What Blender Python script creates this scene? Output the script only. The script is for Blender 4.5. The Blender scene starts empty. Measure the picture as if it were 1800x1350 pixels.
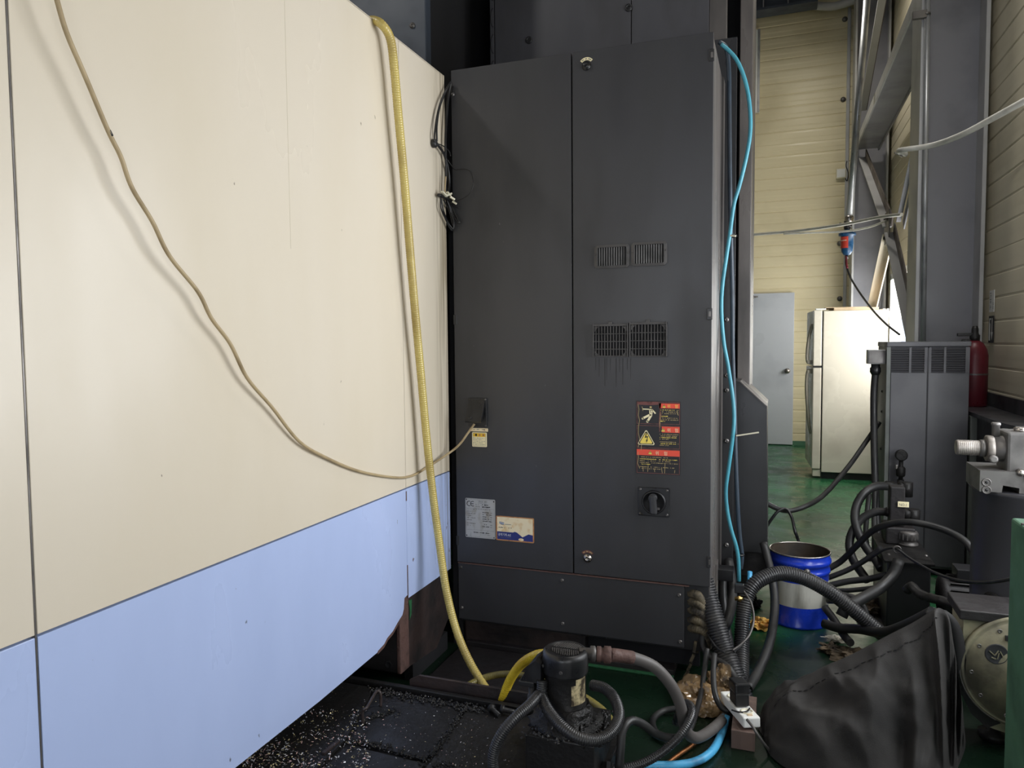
import bpy, bmesh, math, random
import numpy as np
from mathutils import Vector, Matrix, noise

random.seed(7)
S = bpy.context.scene
COL = S.collection
V = Vector
# ------------------------------------------------------------------ camera
F_PX, YAW, PITCH, ROLL = 1279.0, math.radians(19.97), math.radians(3.247), math.radians(.495)
EYE = V((0, 0, 1.45))
_f = V((-math.sin(YAW) * math.cos(PITCH), math.cos(YAW) * math.cos(PITCH), -math.sin(PITCH)))
_r = V((math.cos(YAW), math.sin(YAW), 0))
_d = _f.cross(_r)
c_, s_ = math.cos(ROLL), math.sin(ROLL)
RX, DN, FW = c_ * _r + s_ * _d, -s_ * _r + c_ * _d, _f
cam_data = bpy.data.cameras.new('camera')
cam_data.sensor_width = 36
cam_data.lens = 36 * F_PX / 1800
cam_data.clip_start = .02
cam = bpy.data.objects.new('camera', cam_data)
COL.objects.link(cam)
m3 = Matrix((RX, -DN, -FW)).transposed()
cam.matrix_world = Matrix.Translation(EYE) @ m3.to_4x4()
S.camera = cam


def P(u, v, ax, val):
    """point on the axis plane (0:x 1:y 2:z)=val seen at photo pixel (u, v) from the photographer's place"""
    d = RX * ((u - 900) / F_PX) + DN * ((v - 675) / F_PX) + FW
    t = (val - EYE[ax]) / d[ax]
    return EYE + d * t


# ------------------------------------------------------------------ world, lamps, exposure
S.view_settings.view_transform = 'Standard'
S.view_settings.look = 'None'
S.view_settings.gamma = 1
S.view_settings.use_curve_mapping = False
S.view_settings.exposure = 0.0
W = bpy.data.worlds.new('sky')
S.world = W
W.use_nodes = True
wn = W.node_tree.nodes
wn['Background'].inputs[0].default_value = (.80, .88, 1, 1)
wn['Background'].inputs[1].default_value = 1.6


def area(name, loc, target, sx, sy, power, col=(1, 1, 1), spread=180):
    L = bpy.data.lights.new(name, 'AREA')
    L.shape = 'RECTANGLE'
    L.size, L.size_y = sx, sy
    L.energy = power
    L.color = col
    L.spread = math.radians(spread)
    o = bpy.data.objects.new(name, L)
    COL.objects.link(o)
    o.location = loc
    o.rotation_euler = (V(target) - V(loc)).to_track_quat('-Z', 'Y').to_euler()
    return o


XR = 1.32          # inner face of the right wall
YB = 10.75         # inner face of the back wall
area('daylight_window_far', (XR + .13, 8.4, 1.6), (XR - 1, 8.4, 1.6), 3.1, 1.25, 110, (1, .99, .95))
area('daylight_window_side', (XR + .13, 2.95, 1.65), (XR - 1, 2.95, 1.65), 2.1, 1.7, 89, (.97, .985, 1))
area('daylight_window_rear', (XR + .13, -1.7, 1.65), (XR - 1, -1.7, 1.65), 3.0, 1.7, 62, (.97, .985, 1))
area('daylight_gate', (-1.0, -6.9, 2.0), (-1.0, 0, 1.6), 4.0, 3.6, 44, (.98, .99, 1))
area('high_bay_lamp_light', (-3.9, 0.6, 5.62), (-1.2, 3.0, 2), .32, .32, 52, (1, .97, .92))
area('high_bay_lamp_light_b', (.3, 8.6, 5.45), (.3, 8.6, 0), .3, .3, 26, (1, .95, .85))
area('aisle_fill_light', (.7, 3.9, 5.62), (.7, 3.9, 0), .32, .32, 17, (1, .97, .92), spread=100)  # added fill for the right wall and column web


# ------------------------------------------------------------------ materials
def lin(c):
    return tuple((x / 12.92 if x <= .04045 else ((x + .055) / 1.055) ** 2.4) for x in (k / 255 for k in c))


MATS = {}


def mat(name, rgb, rough=.5, metal=0., dirt=None, ds=3., lo=.5, hi=.72, stretch=(1, 1, 1), amt=1.,
        spots=None, spot_scale=22., spot_t=.70, bump=0., bscale=60., coat=0., spec=.5, emit=None, rvar=.15):
    """painted / moulded surface: base colour, large wear, small chips, fine relief; all from position"""
    if name in MATS:
        return MATS[name]
    m = bpy.data.materials.new(name)
    MATS[name] = m
    m.use_nodes = True
    nt = m.node_tree
    N, L = nt.nodes, nt.links
    b = N['Principled BSDF']
    base = (*lin(rgb), 1)
    b.inputs['Base Color'].default_value = base
    b.inputs['Roughness'].default_value = rough
    b.inputs['Metallic'].default_value = metal
    b.inputs['Specular IOR Level'].default_value = spec
    if coat:
        b.inputs['Coat Weight'].default_value = coat
        b.inputs['Coat Roughness'].default_value = .15
    if emit:
        b.inputs['Emission Color'].default_value = (*lin(rgb), 1)
        b.inputs['Emission Strength'].default_value = emit
    geo = N.new('ShaderNodeNewGeometry')
    cur = None

    def noise_tex(scale, st=(1, 1, 1), det=5.):
        mp = N.new('ShaderNodeMapping')
        mp.inputs['Scale'].default_value = st
        L.new(geo.outputs['Position'], mp.inputs['Vector'])
        n = N.new('ShaderNodeTexNoise')
        n.inputs['Scale'].default_value = scale
        n.inputs['Detail'].default_value = det
        L.new(mp.outputs[0], n.inputs['Vector'])
        return n

    def over(fac_node, lo_, hi_, col2, a):
        nonlocal cur
        r = N.new('ShaderNodeMapRange')
        r.inputs['From Min'].default_value = lo_
        r.inputs['From Max'].default_value = hi_
        r.inputs['To Max'].default_value = a
        L.new(fac_node.outputs[0], r.inputs['Value'])
        mx = N.new('ShaderNodeMix')
        mx.data_type = 'RGBA'
        L.new(r.outputs[0], mx.inputs[0])
        if cur is None:
            mx.inputs[6].default_value = base
        else:
            L.new(cur, mx.inputs[6])
        mx.inputs[7].default_value = (*lin(col2), 1)
        cur = mx.outputs[2]

    if dirt:
        n1 = noise_tex(ds, stretch)
        over(n1, lo, hi, dirt, amt)
        if rvar:
            r2 = N.new('ShaderNodeMapRange')
            r2.inputs['From Min'].default_value = .3
            r2.inputs['From Max'].default_value = .7
            r2.inputs['To Min'].default_value = max(.04, rough - rvar)
            r2.inputs['To Max'].default_value = min(1, rough + rvar)
            L.new(n1.outputs[0], r2.inputs['Value'])
            L.new(r2.outputs[0], b.inputs['Roughness'])
    if spots:
        n2 = noise_tex(spot_scale, (1, 1, .6), 3.)
        over(n2, spot_t, spot_t + .03, spots, .9)
    if cur is not None:
        L.new(cur, b.inputs['Base Color'])
    if bump:
        n3 = noise_tex(bscale)
        bp = N.new('ShaderNodeBump')
        bp.inputs['Strength'].default_value = bump
        bp.inputs['Distance'].default_value = .01
        L.new(n3.outputs[0], bp.inputs['Height'])
        L.new(bp.outputs[0], b.inputs['Normal'])
    return m


def end_streaks(m, axis_lo, axis_hi, col):
    """grime run down the last hand's breadth of the enclosure panel, by the cabinet"""
    nt = m.node_tree
    N, L = nt.nodes, nt.links
    b = N['Principled BSDF']
    src = b.inputs['Base Color'].links[0].from_socket
    geo = N.new('ShaderNodeNewGeometry')
    sp = N.new('ShaderNodeSeparateXYZ')
    L.new(geo.outputs['Position'], sp.inputs[0])
    r = N.new('ShaderNodeMapRange')
    r.inputs['From Min'].default_value, r.inputs['From Max'].default_value = axis_lo, axis_hi
    L.new(sp.outputs[1], r.inputs[0])
    mp = N.new('ShaderNodeMapping')
    mp.inputs['Scale'].default_value = (1, 26, .9)
    L.new(geo.outputs['Position'], mp.inputs[0])
    n = N.new('ShaderNodeTexNoise')
    n.inputs['Scale'].default_value = 2.2
    n.inputs['Detail'].default_value = 6
    L.new(mp.outputs[0], n.inputs['Vector'])
    r2 = N.new('ShaderNodeMapRange')
    r2.inputs['From Min'].default_value, r2.inputs['From Max'].default_value = .38, .62
    L.new(n.outputs[0], r2.inputs[0])
    mu = N.new('ShaderNodeMath')
    mu.operation = 'MULTIPLY'
    L.new(r.outputs[0], mu.inputs[0])
    L.new(r2.outputs[0], mu.inputs[1])
    mx = N.new('ShaderNodeMix')
    mx.data_type = 'RGBA'
    L.new(mu.outputs[0], mx.inputs[0])
    L.new(src, mx.inputs[6])
    mx.inputs[7].default_value = (*lin(col), 1)
    L.new(mx.outputs[2], b.inputs['Base Color'])


CREAM = mat('cream_paint', (225, 215, 198), .38, dirt=(208, 195, 169), ds=1.1, lo=.36, hi=.92, stretch=(1, 1.5, .6), amt=.9,
            spots=(120, 108, 88), spot_scale=30, spot_t=.75)
CREAM_END = mat('cream_paint_grimed', (225, 215, 198), .38, dirt=(208, 195, 169), ds=1.1, lo=.36, hi=.92, stretch=(1, 1.5, .6), amt=.9,
                spots=(96, 80, 60), spot_scale=30, spot_t=.74)
end_streaks(CREAM_END, 2.93, 3.11, (118, 100, 66))
BLUE = mat('blue_paint', (184, 201, 242), .36, dirt=(168, 186, 228), ds=2.2, lo=.36, hi=.95, stretch=(1, 2.5, .8), amt=.8,
           spots=(92, 98, 118), spot_scale=26, spot_t=.73)
BLUE_END = mat('blue_paint_chipped', (184, 201, 242), .36, dirt=(162, 180, 222), ds=3, lo=.45, hi=.75, stretch=(1, 3, .6), amt=.8,
               spots=(94, 62, 50), spot_scale=24, spot_t=.70)
end_streaks(BLUE_END, 2.93, 3.12, (112, 112, 116))
DARKPAINT = mat('charcoal_paint', (57, 57, 60), .42, dirt=(45, 45, 46), ds=2.2, lo=.42, hi=.7, stretch=(1.5, 1, .5), amt=.9,
                spots=(84, 84, 86), spot_scale=38, spot_t=.77, bump=.05, bscale=300)
DARKPAINT2 = mat('charcoal_paint_oily', (46, 46, 48), .38, dirt=(34, 34, 35), ds=3, lo=.42, hi=.7, stretch=(1.5, 1, .5))
COLPAINT = mat('column_paint', (68, 68, 73), .5, dirt=(54, 53, 56), ds=4, lo=.45, hi=.7, stretch=(1, 1, .4), spots=(30, 30, 32), spot_scale=30, spot_t=.72)
SLATE = mat('slate_paint', (62, 70, 82), .5, dirt=(50, 56, 66), ds=4, lo=.45, hi=.7)
SIDEPAINT = mat('greasy_lit_side_paint', (96, 91, 88), .36, dirt=(66, 63, 62), ds=6, lo=.42, hi=.66, stretch=(1, 1, .25), spots=(46, 44, 44), spot_scale=25, spot_t=.7)  # lighter grey carrying the light on sides and edges
BLACKHOLE = mat('black_recess', (20, 20, 24), .8)  # near-black, puts the shade of gaps and recesses into the colour
BLACK = mat('black_plastic', (30, 30, 32), .38, dirt=(42, 42, 43), ds=14)
BLACKMAT = mat('black_rubber', (34, 34, 35), .5, dirt=(52, 51, 49), ds=9, lo=.5, hi=.75)
CORR = mat('corrugated_black', (44, 44, 46), .34, dirt=(62, 60, 57), ds=9, lo=.5, hi=.75)
GREYHOSE = mat('grey_rubber', (88, 84, 82), .55, dirt=(62, 60, 59), ds=8)
VENTGREY = mat('vent_grey', (74, 72, 72), .5, dirt=(58, 57, 57), ds=18)
OIL = mat('oily_black_steel', (34, 33, 33), .46, dirt=(23, 22, 22), ds=5, lo=.4, hi=.65, bump=.35, bscale=38, spec=.3)
SLUDGE = mat('tarry_sludge', (24, 23, 23), .34, dirt=(34, 32, 31), ds=30, bump=.6, bscale=90, spec=.3)
CAST = mat('brown_cast_iron', (58, 48, 46), .5, dirt=(32, 28, 28), ds=7, lo=.42, hi=.62, bump=.5, bscale=25)
CASTDARK = mat('black_cast_iron', (38, 35, 36), .5, dirt=(26, 24, 25), ds=7, bump=.4, bscale=25)
RUST = mat('rusty_edge', (92, 68, 62), .7, dirt=(62, 46, 42), ds=20, bump=.4, bscale=70)
GREENPAINT = mat('green_paint_patch', (36, 92, 56), .6, dirt=(24, 60, 38), ds=20)
YELLOW = mat('yellow_hose', (202, 182, 104), .3, dirt=(166, 144, 78), ds=6, lo=.45, hi=.75, coat=.25)
YELLOW2 = mat('bright_yellow_hose', (220, 190, 52), .32, dirt=(190, 156, 30), ds=8, coat=.25)
YELLOWDIM = mat('dim_yellow_hose', (128, 118, 64), .4, dirt=(90, 82, 46), ds=8)  # darker olive than the other yellow hoses
CREAMCABLE = mat('cream_cable', (180, 160, 124), .5, dirt=(138, 120, 88), ds=9)
TEAL = mat('teal_hose', (76, 152, 170), .34, dirt=(58, 124, 142), ds=6)
TEALDARK = mat('dark_blue_hose', (50, 62, 74), .45, dirt=(40, 46, 54), ds=7)
SKYBLUE = mat('sky_blue_hose', (88, 182, 232), .4, dirt=(48, 110, 150), ds=10, lo=.52, hi=.7)
STEEL = mat('worn_steel', (178, 172, 166), .32, 1., dirt=(120, 114, 108), ds=12)
STEELDULL = mat('dull_grey_steel', (118, 115, 113), .46, .6, dirt=(82, 79, 77), ds=7, lo=.4, hi=.7)
GALV = mat('galvanised_steel', (172, 174, 176), .42, .5, dirt=(132, 134, 138), ds=20, stretch=(1, 1, .3))
COPPER = mat('copper_tube', (196, 132, 88), .35, 1., dirt=(96, 92, 70), ds=14)
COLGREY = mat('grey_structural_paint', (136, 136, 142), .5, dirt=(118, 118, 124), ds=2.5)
COLLIGHT = mat('grey_structural_pale', (188, 188, 188), .5, dirt=(168, 168, 168), ds=2.5)  # paler copy of the grey, paints light on the column flanges
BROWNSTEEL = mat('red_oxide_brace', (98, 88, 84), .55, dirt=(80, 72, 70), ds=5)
WALLPANEL = mat('cream_sandwich_panel', (226, 214, 178), .45, dirt=(210, 198, 162), ds=1.2)
WALLPANEL_R = mat('cream_sandwich_panel_side', (230, 221, 196), .5, dirt=(206, 197, 172), ds=1.2, spots=(130, 122, 100), spot_scale=40, spot_t=.76)
WHITE = mat('white_plastic', (240, 240, 236), .3)
WHITECABLE = mat('white_cable', (226, 224, 216), .45, dirt=(204, 202, 194), ds=10)
FRIDGE = mat('cream_enamel', (228, 220, 203), .3, dirt=(210, 201, 184), ds=3, spots=(160, 146, 124), spot_scale=20, spot_t=.77)
FRIDGEGREY = mat('fridge_handle_grey', (168, 160, 146), .4)
DOORGREY = mat('grey_door_paint', (192, 196, 202), .4, dirt=(176, 180, 187), ds=2, spots=(112, 114, 118), spot_scale=16, spot_t=.76)
CARDB = mat('cardboard', (222, 200, 168), .8, dirt=(202, 178, 144), ds=6)
PAILBLUE = mat('blue_pail_paint', (28, 62, 196), .3, dirt=(20, 44, 142), ds=8, coat=.3)
PAILWHITE = mat('dirty_white_band', (206, 204, 194), .45, dirt=(110, 106, 92), ds=14, lo=.42, hi=.68, stretch=(1, 1, .2))
PAILIN = mat('pail_inside', (66, 58, 50), .35, 0., dirt=(36, 31, 27), ds=12)
CLOTH = mat('charcoal_fabric', (44, 42, 41), .85, dirt=(34, 33, 33), ds=4, bump=.25, bscale=420)
CLOTHDARK = mat('black_strap', (28, 27, 28), .8)
GEARCREAM = mat('grubby_cream_housing', (150, 144, 118), .5, dirt=(86, 82, 70), ds=6, lo=.4, hi=.66, bump=.15, bscale=50)
CHILLER = mat('grey_chiller_paint', (90, 90, 94), .45, dirt=(74, 74, 79), ds=2.5)
CHILLERDARK = mat('chiller_louver_dark', (44, 44, 48), .6)
PEDESTAL = mat('dark_grey_machine', (56, 56, 60), .5, dirt=(42, 42, 46), ds=4)
BENCH = mat('dark_bench_steel', (70, 70, 74), .4, dirt=(50, 50, 54), ds=5)
BENCHLEG = mat('pale_bench_side', (108, 112, 108), .5, dirt=(88, 92, 90), ds=5)
RED = mat('dark_red_cylinder', (104, 30, 42), .4, dirt=(80, 24, 34), ds=6)
BLUEFILTER = mat('blue_filter', (30, 76, 116), .35, dirt=(20, 52, 84), ds=20)
REDLABEL = mat('red_print', (214, 70, 52), .5)
WORN = mat('worn_khaki_sleeve', (98, 88, 68), .75, dirt=(46, 42, 36), ds=26, lo=.4, hi=.62)
PLASTICBAG = mat('brown_crumpled_film', (156, 128, 92), .18, dirt=(74, 62, 48), ds=9, lo=.4, hi=.66, bump=.4, bscale=40, coat=.5)
WOODBLOCK = mat('brown_steel_block', (112, 92, 84), .55, dirt=(78, 64, 58), ds=16, stretch=(1, 1, .2))
GLOVE = mat('yellow_glove', (226, 178, 92), .7, dirt=(170, 104, 44), ds=22)
RAG = mat('dirty_rag', (128, 112, 90), .85, dirt=(58, 50, 42), ds=14, lo=.4, hi=.62)
RAGWHITE = mat('white_scrap', (220, 214, 200), .7)
MACHGREEN = mat('green_machine_paint', (72, 112, 88), .5, dirt=(52, 84, 66), ds=5)
CONNECTOR = mat('offwhite_connector', (226, 220, 196), .4)
SILVER = mat('silver_plate', (182, 181, 178), .4, .1, dirt=(150, 142, 128), ds=34, lo=.52, hi=.74, amt=.8, stretch=(1, 1, .6))
INK = mat('black_ink', (34, 33, 35), .6)
INKGREY = mat('grey_ink', (112, 110, 108), .6)
LABELBLACK = mat('label_black', (25, 23, 26), .4)
LABELRED = mat('label_red', (238, 84, 62), .45)
LABELMAROON = mat('label_worn_edge', (116, 70, 66), .6, dirt=(70, 40, 40), ds=60)
LABELYEL = mat('label_yellow', (250, 224, 104), .45)
LABELIVORY = mat('label_ivory', (250, 238, 196), .45)
LABELTEXT = mat('label_dull_text', (186, 164, 112), .5)
STICKIVORY = mat('sticker_ivory', (246, 230, 194), .45, dirt=(230, 200, 148), ds=40, lo=.5, hi=.7)
STICKRIM = mat('sticker_brown_rim', (196, 138, 84), .5, dirt=(150, 100, 62), ds=60)
STICKBLUE = mat('sticker_blue', (40, 52, 122), .45)
CAUTYEL = mat('caution_yellow', (240, 196, 50), .45)
FLOORM = None


def floor_material():
    m = bpy.data.materials.new('green_floor_paint')
    m.use_nodes = True
    nt = m.node_tree
    N, L = nt.nodes, nt.links
    b = N['Principled BSDF']
    b.inputs['Roughness'].default_value = .2
    b.inputs['Specular IOR Level'].default_value = .38
    geo = N.new('ShaderNodeNewGeometry')

    def nz(s, d=6):
        n = N.new('ShaderNodeTexNoise')
        n.inputs['Scale'].default_value = s
        n.inputs['Detail'].default_value = d
        L.new(geo.outputs['Position'], n.inputs['Vector'])
        return n

    def mix(fac, a, bb):
        mx = N.new('ShaderNodeMix')
        mx.data_type = 'RGBA'
        L.new(fac, mx.inputs[0])
        for i, s in ((6, a), (7, bb)):
            if isinstance(s, tuple):
                mx.inputs[i].default_value = (*lin(s), 1)
            else:
                L.new(s, mx.inputs[i])
        return mx.outputs[2]

    def rng(sock, a, bb, hi=1.):
        r = N.new('ShaderNodeMapRange')
        r.inputs['From Min'].default_value, r.inputs['From Max'].default_value, r.inputs['To Max'].default_value = a, bb, hi
        L.new(sock, r.inputs[0])
        return r.outputs[0]
    c1 = mix(rng(nz(2.2).outputs[0], .4, .65), (40, 100, 62), (28, 66, 44))
    # floor colour darkens over the near part, toward the camera
    sp = N.new('ShaderNodeSeparateXYZ')
    L.new(geo.outputs['Position'], sp.inputs[0])
    ad = N.new('ShaderNodeMath')
    ad.operation = 'MULTIPLY_ADD'
    L.new(nz(1.6).outputs[0], ad.inputs[0])
    ad.inputs[1].default_value = 1.6
    L.new(sp.outputs[1], ad.inputs[2])
    c2 = mix(rng(ad.outputs[0], 4.1, 5.2), (17, 34, 23), c1)
    # paint worn through to grey screed behind the pail
    dx = N.new('ShaderNodeVectorMath')
    dx.operation = 'DISTANCE'
    dx.inputs[1].default_value = (.28, 4.75, 0)
    L.new(geo.outputs['Position'], dx.inputs[0])
    ad2 = N.new('ShaderNodeMath')
    ad2.operation = 'MULTIPLY_ADD'
    L.new(nz(5).outputs[0], ad2.inputs[0])
    ad2.inputs[1].default_value = 1.3
    L.new(dx.outputs['Value'], ad2.inputs[2])
    c3 = mix(rng(ad2.outputs[0], 1.05, 1.35), (132, 140, 124), c2)
    c4 = mix(rng(nz(30, 3).outputs[0], .68, .72, .8), c3, (24, 26, 22))
    L.new(c4, b.inputs['Base Color'])
    L.new(rng(nz(4).outputs[0], .1, .8, .5), b.inputs['Roughness'])
    bp = N.new('ShaderNodeBump')
    bp.inputs['Strength'].default_value = .12
    bp.inputs['Distance'].default_value = .01
    L.new(nz(16).outputs[0], bp.inputs['Height'])
    L.new(bp.outputs[0], b.inputs['Normal'])
    return m


FLOORM = floor_material()


def glass_material():
    m = bpy.data.materials.new('window_glass')
    m.use_nodes = True
    nt = m.node_tree
    N, L = nt.nodes, nt.links
    N.remove(N['Principled BSDF'])
    t = N.new('ShaderNodeBsdfTransparent')
    g = N.new('ShaderNodeBsdfGlossy')
    g.inputs['Roughness'].default_value = .03
    mx = N.new('ShaderNodeMixShader')
    mx.inputs[0].default_value = .07
    L.new(t.outputs[0], mx.inputs[1])
    L.new(g.outputs[0], mx.inputs[2])
    L.new(mx.outputs[0], N['Material Output'].inputs[0])
    return m


GLASS = glass_material()


# ------------------------------------------------------------------ mesh building
def wloc(o):
    p = V((0, 0, 0))
    while o is not None:
        p += o.location
        o = o.parent
    return p


def spline(pts, step):
    pts = [V(p) for p in pts]
    if len(pts) == 2:
        pts = [pts[0], pts[0].lerp(pts[1], .5), pts[1]]
    dense = []
    n = len(pts)
    for i in range(n - 1):
        p0 = pts[i - 1] if i else pts[0] * 2 - pts[1]
        p1, p2 = pts[i], pts[i + 1]
        p3 = pts[i + 2] if i + 2 < n else pts[-1] * 2 - pts[-2]
        for k in range(24):
            t = k / 24
            dense.append(.5 * ((2 * p1) + (p2 - p0) * t + (2 * p0 - 5 * p1 + 4 * p2 - p3) * t * t + (3 * p1 - p0 - 3 * p2 + p3) * t ** 3))
    dense.append(pts[-1])
    out, acc = [dense[0]], 0.
    for a, b in zip(dense, dense[1:]):
        L = (b - a).length
        while L > 0 and acc + L >= step:
            k = (step - acc) / L
            a = a.lerp(b, k)
            out.append(a)
            L = (b - a).length
            acc = 0.
        acc += L
    if (out[-1] - dense[-1]).length > step * .3 or len(out) < 2:
        out.append(dense[-1])
    return out


class MB:
    def __init__(self, m):
        self.bm = bmesh.new()
        self.mats = [m]
        self.cur = 0
        self.xf = None

    def use(self, m):
        if m not in self.mats:
            self.mats.append(m)
        self.cur = self.mats.index(m)
        return self

    def _face(self, vs, smooth=False):
        try:
            f = self.bm.faces.new(vs)
        except ValueError:
            return None
        f.material_index = self.cur
        f.smooth = smooth
        return f

    def poly(self, pts):
        return self._face([self.bm.verts.new(p) for p in pts])

    def box(self, a, b, bev=0.):
        x0, y0, z0 = (min(a[i], b[i]) for i in range(3))
        x1, y1, z1 = (max(a[i], b[i]) for i in range(3))
        vs = [self.bm.verts.new((x, y, z)) for x in (x0, x1) for y in (y0, y1) for z in (z0, z1)]
        fs = [self._face([vs[i] for i in q]) for q in ((0, 1, 3, 2), (4, 6, 7, 5), (0, 4, 5, 1), (2, 3, 7, 6), (0, 2, 6, 4), (1, 5, 7, 3))]
        if bev:
            es = list({e for f in fs for e in f.edges})
            r = bmesh.ops.bevel(self.bm, geom=es, offset=bev, segments=2, affect='EDGES', profile=.5)
            for f in r['faces']:
                f.material_index = self.cur
        return self

    def prism(self, pts, off):
        """polygon of 3D points swept along the vector off"""
        off = V(off)
        a = [self.bm.verts.new(p) for p in pts]
        b = [self.bm.verts.new(V(p) + off) for p in pts]
        n = len(pts)
        self._face(a)
        self._face(list(reversed(b)))
        for i in range(n):
            j = (i + 1) % n
            self._face([a[j], a[i], b[i], b[j]])
        return self

    def beam(self, p0, p1, w, h, up=(0, 0, 1)):
        p0, p1 = V(p0), V(p1)
        d = (p1 - p0).normalized()
        s = d.cross(V(up)).normalized()
        t = s.cross(d)
        q = [p0 + s * (w / 2 * i) + t * (h / 2 * j) for i, j in ((-1, -1), (1, -1), (1, 1), (-1, 1))]
        return self.prism(q, p1 - p0)

    def rings(self, rings, cap=True, smooth=True, closed=True):
        vr = [[self.bm.verts.new(p) for p in r] for r in rings]
        n = len(vr[0])
        for a, b in zip(vr, vr[1:]):
            for i in range(n if closed else n - 1):
                j = (i + 1) % n
                self._face([a[i], a[j], b[j], b[i]], smooth)
        if cap:
            self._face(list(reversed(vr[0])))
            self._face(vr[-1])
        return self

    def tube(self, pts, r, seg=10, pitch=0., amp=0., step=None, taper=None):
        """round hose along a smooth curve; pitch and amp give the ribs of a corrugated one"""
        step = pitch / 4 if pitch else (step or max(.006, r * 1.1))
        c = spline(pts, step)
        rings = []
        t0 = (c[1] - c[0]).normalized()
        nrm = t0.cross(V((.31, .17, .93))).normalized()
        for i, p in enumerate(c):
            t = (c[min(i + 1, len(c) - 1)] - c[max(i - 1, 0)]).normalized()
            nrm = (nrm - t * nrm.dot(t)).normalized()
            bi = t.cross(nrm)
            rr = r
            if pitch:
                rr = r * (1 + amp * (1, .55, -1, .55)[i % 4])
            if taper:
                rr *= taper(i / (len(c) - 1))
            rings.append([p + (nrm * math.cos(k * math.tau / seg) + bi * math.sin(k * math.tau / seg)) * rr for k in range(seg)])
        return self.rings(rings)

    def lathe(self, prof, base, axis=(0, 0, 1), seg=32, smooth=True, cap=True):
        """profile [(radius, height)...] turned about axis"""
        ax = V(axis).normalized()
        s = ax.orthogonal().normalized()
        t = ax.cross(s)
        base = V(base)
        self.rings([[base + ax * h + (s * math.cos(k * math.tau / seg) + t * math.sin(k * math.tau / seg)) * max(r, 1e-5) for k in range(seg)] for r, h in prof], cap, smooth)
        return self

    def cyl(self, p0, p1, r, seg=16, r2=None):
        p0, p1 = V(p0), V(p1)
        L = (p1 - p0).length
        return self.lathe([(r, 0), (r if r2 is None else r2, L)], p0, p1 - p0, seg)

    def screw(self, p, n, r=.006):
        n = V(n).normalized()
        self.lathe([(r * 1.5, 0), (r * 1.5, r * .3), (r, r * .35), (r, r * 1.0), (r * .5, r), (r * .45, r * .45)], p, n, 10)
        return self

    def blob(self, c, size, seed, rough=.35, sub=3, freq=2.2, floor=None):
        """crumpled lump"""
        r = bmesh.ops.create_icosphere(self.bm, subdivisions=sub, radius=1)
        for v in r['verts']:
            d = v.co.normalized()
            k = noise.noise(d * freq + V((seed * 3.1, seed, 0)))
            k2 = abs(noise.noise(d * freq * 2.7 + V((seed, 7.7, seed))))
            rr = 1 + rough * k - rough * .9 * k2
            v.co = V((d.x * size[0] * rr, d.y * size[1] * rr, d.z * size[2] * rr)) + V(c)
            if floor is not None and v.co.z < floor:
                v.co.z = floor
        for f in {f for v in r['verts'] for f in v.link_faces}:
            f.material_index = self.cur
            f.smooth = False
        return self

    def text(self, s, org, ex, ez, h, align='LEFT'):
        """flat lettering: org at the baseline start, ex along the line, ez up"""
        cu = bpy.data.curves.new('lettering', 'FONT')
        cu.body = s
        cu.size = 1
        cu.align_x = align
        cu.resolution_u = 2
        o = bpy.data.objects.new('lettering', cu)
        COL.objects.link(o)
        dg = bpy.context.evaluated_depsgraph_get()
        me = o.evaluated_get(dg).to_mesh()
        vs = [self.bm.verts.new(V(org) + V(ex) * (v.co.x * h) + V(ez) * (v.co.y * h)) for v in me.vertices]
        for p in me.polygons:
            self._face([vs[i] for i in p.vertices])
        o.evaluated_get(dg).to_mesh_clear()
        bpy.data.objects.remove(o)
        bpy.data.curves.remove(cu)
        return self

    def build(self, name, parent=None, label=None, cat=None, group=None, kind=None, normals=True):
        if normals:
            bmesh.ops.recalc_face_normals(self.bm, faces=self.bm.faces)
        if self.xf is not None:
            bmesh.ops.transform(self.bm, matrix=self.xf, verts=self.bm.verts)
        off = wloc(parent) if parent else V((0, 0, 0))
        org = V((0, 0, 0))
        if parent is None and self.bm.verts:
            co = np.array([v.co[:] for v in self.bm.verts])
            lo, hi = co.min(0), co.max(0)
            org = V(((lo[0] + hi[0]) / 2, (lo[1] + hi[1]) / 2, lo[2]))
        bmesh.ops.translate(self.bm, verts=self.bm.verts, vec=-(off + org))
        me = bpy.data.meshes.new(name)
        self.bm.to_mesh(me)
        self.bm.free()
        for m in self.mats:
            me.materials.append(m)
        o = bpy.data.objects.new(name, me)
        COL.objects.link(o)
        o.location = org
        if parent:
            o.parent = parent
        tag(o, label, cat, group, kind)
        return o


def tag(o, label=None, cat=None, group=None, kind=None):
    for k, v in (('label', label), ('category', cat), ('group', group), ('kind', kind)):
        if v:
            o[k] = v
    return o


def thing(name, loc, label, cat, group=None, kind=None):
    o = bpy.data.objects.new(name, None)
    o.empty_display_size = .1
    COL.objects.link(o)
    o.location = loc
    return tag(o, label, cat, group, kind)


def hose(name, m, pts, r, label, cat='hose', group=None, pitch=0., amp=0., seg=10, parent=None):
    return MB(m).tube(pts, r, seg, pitch, amp).build(name, parent, label, cat if parent is None else None, group)

# ================================================================== THE SETTING
XL, YR, ZC = -8.0, -7.0, 6.15
mb = MB(FLOORM)
mb.box((XL - .2, YR - .2, -.1), (XR + .2, YB + .2, 0))
mb.build('floor', kind='structure')
mb = MB(COLGREY)
mb.box((XL - .2, YR - .2, ZC), (XR + .2, YB + .2, ZC + .15))
mb.build('ceiling', kind='structure')


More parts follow.
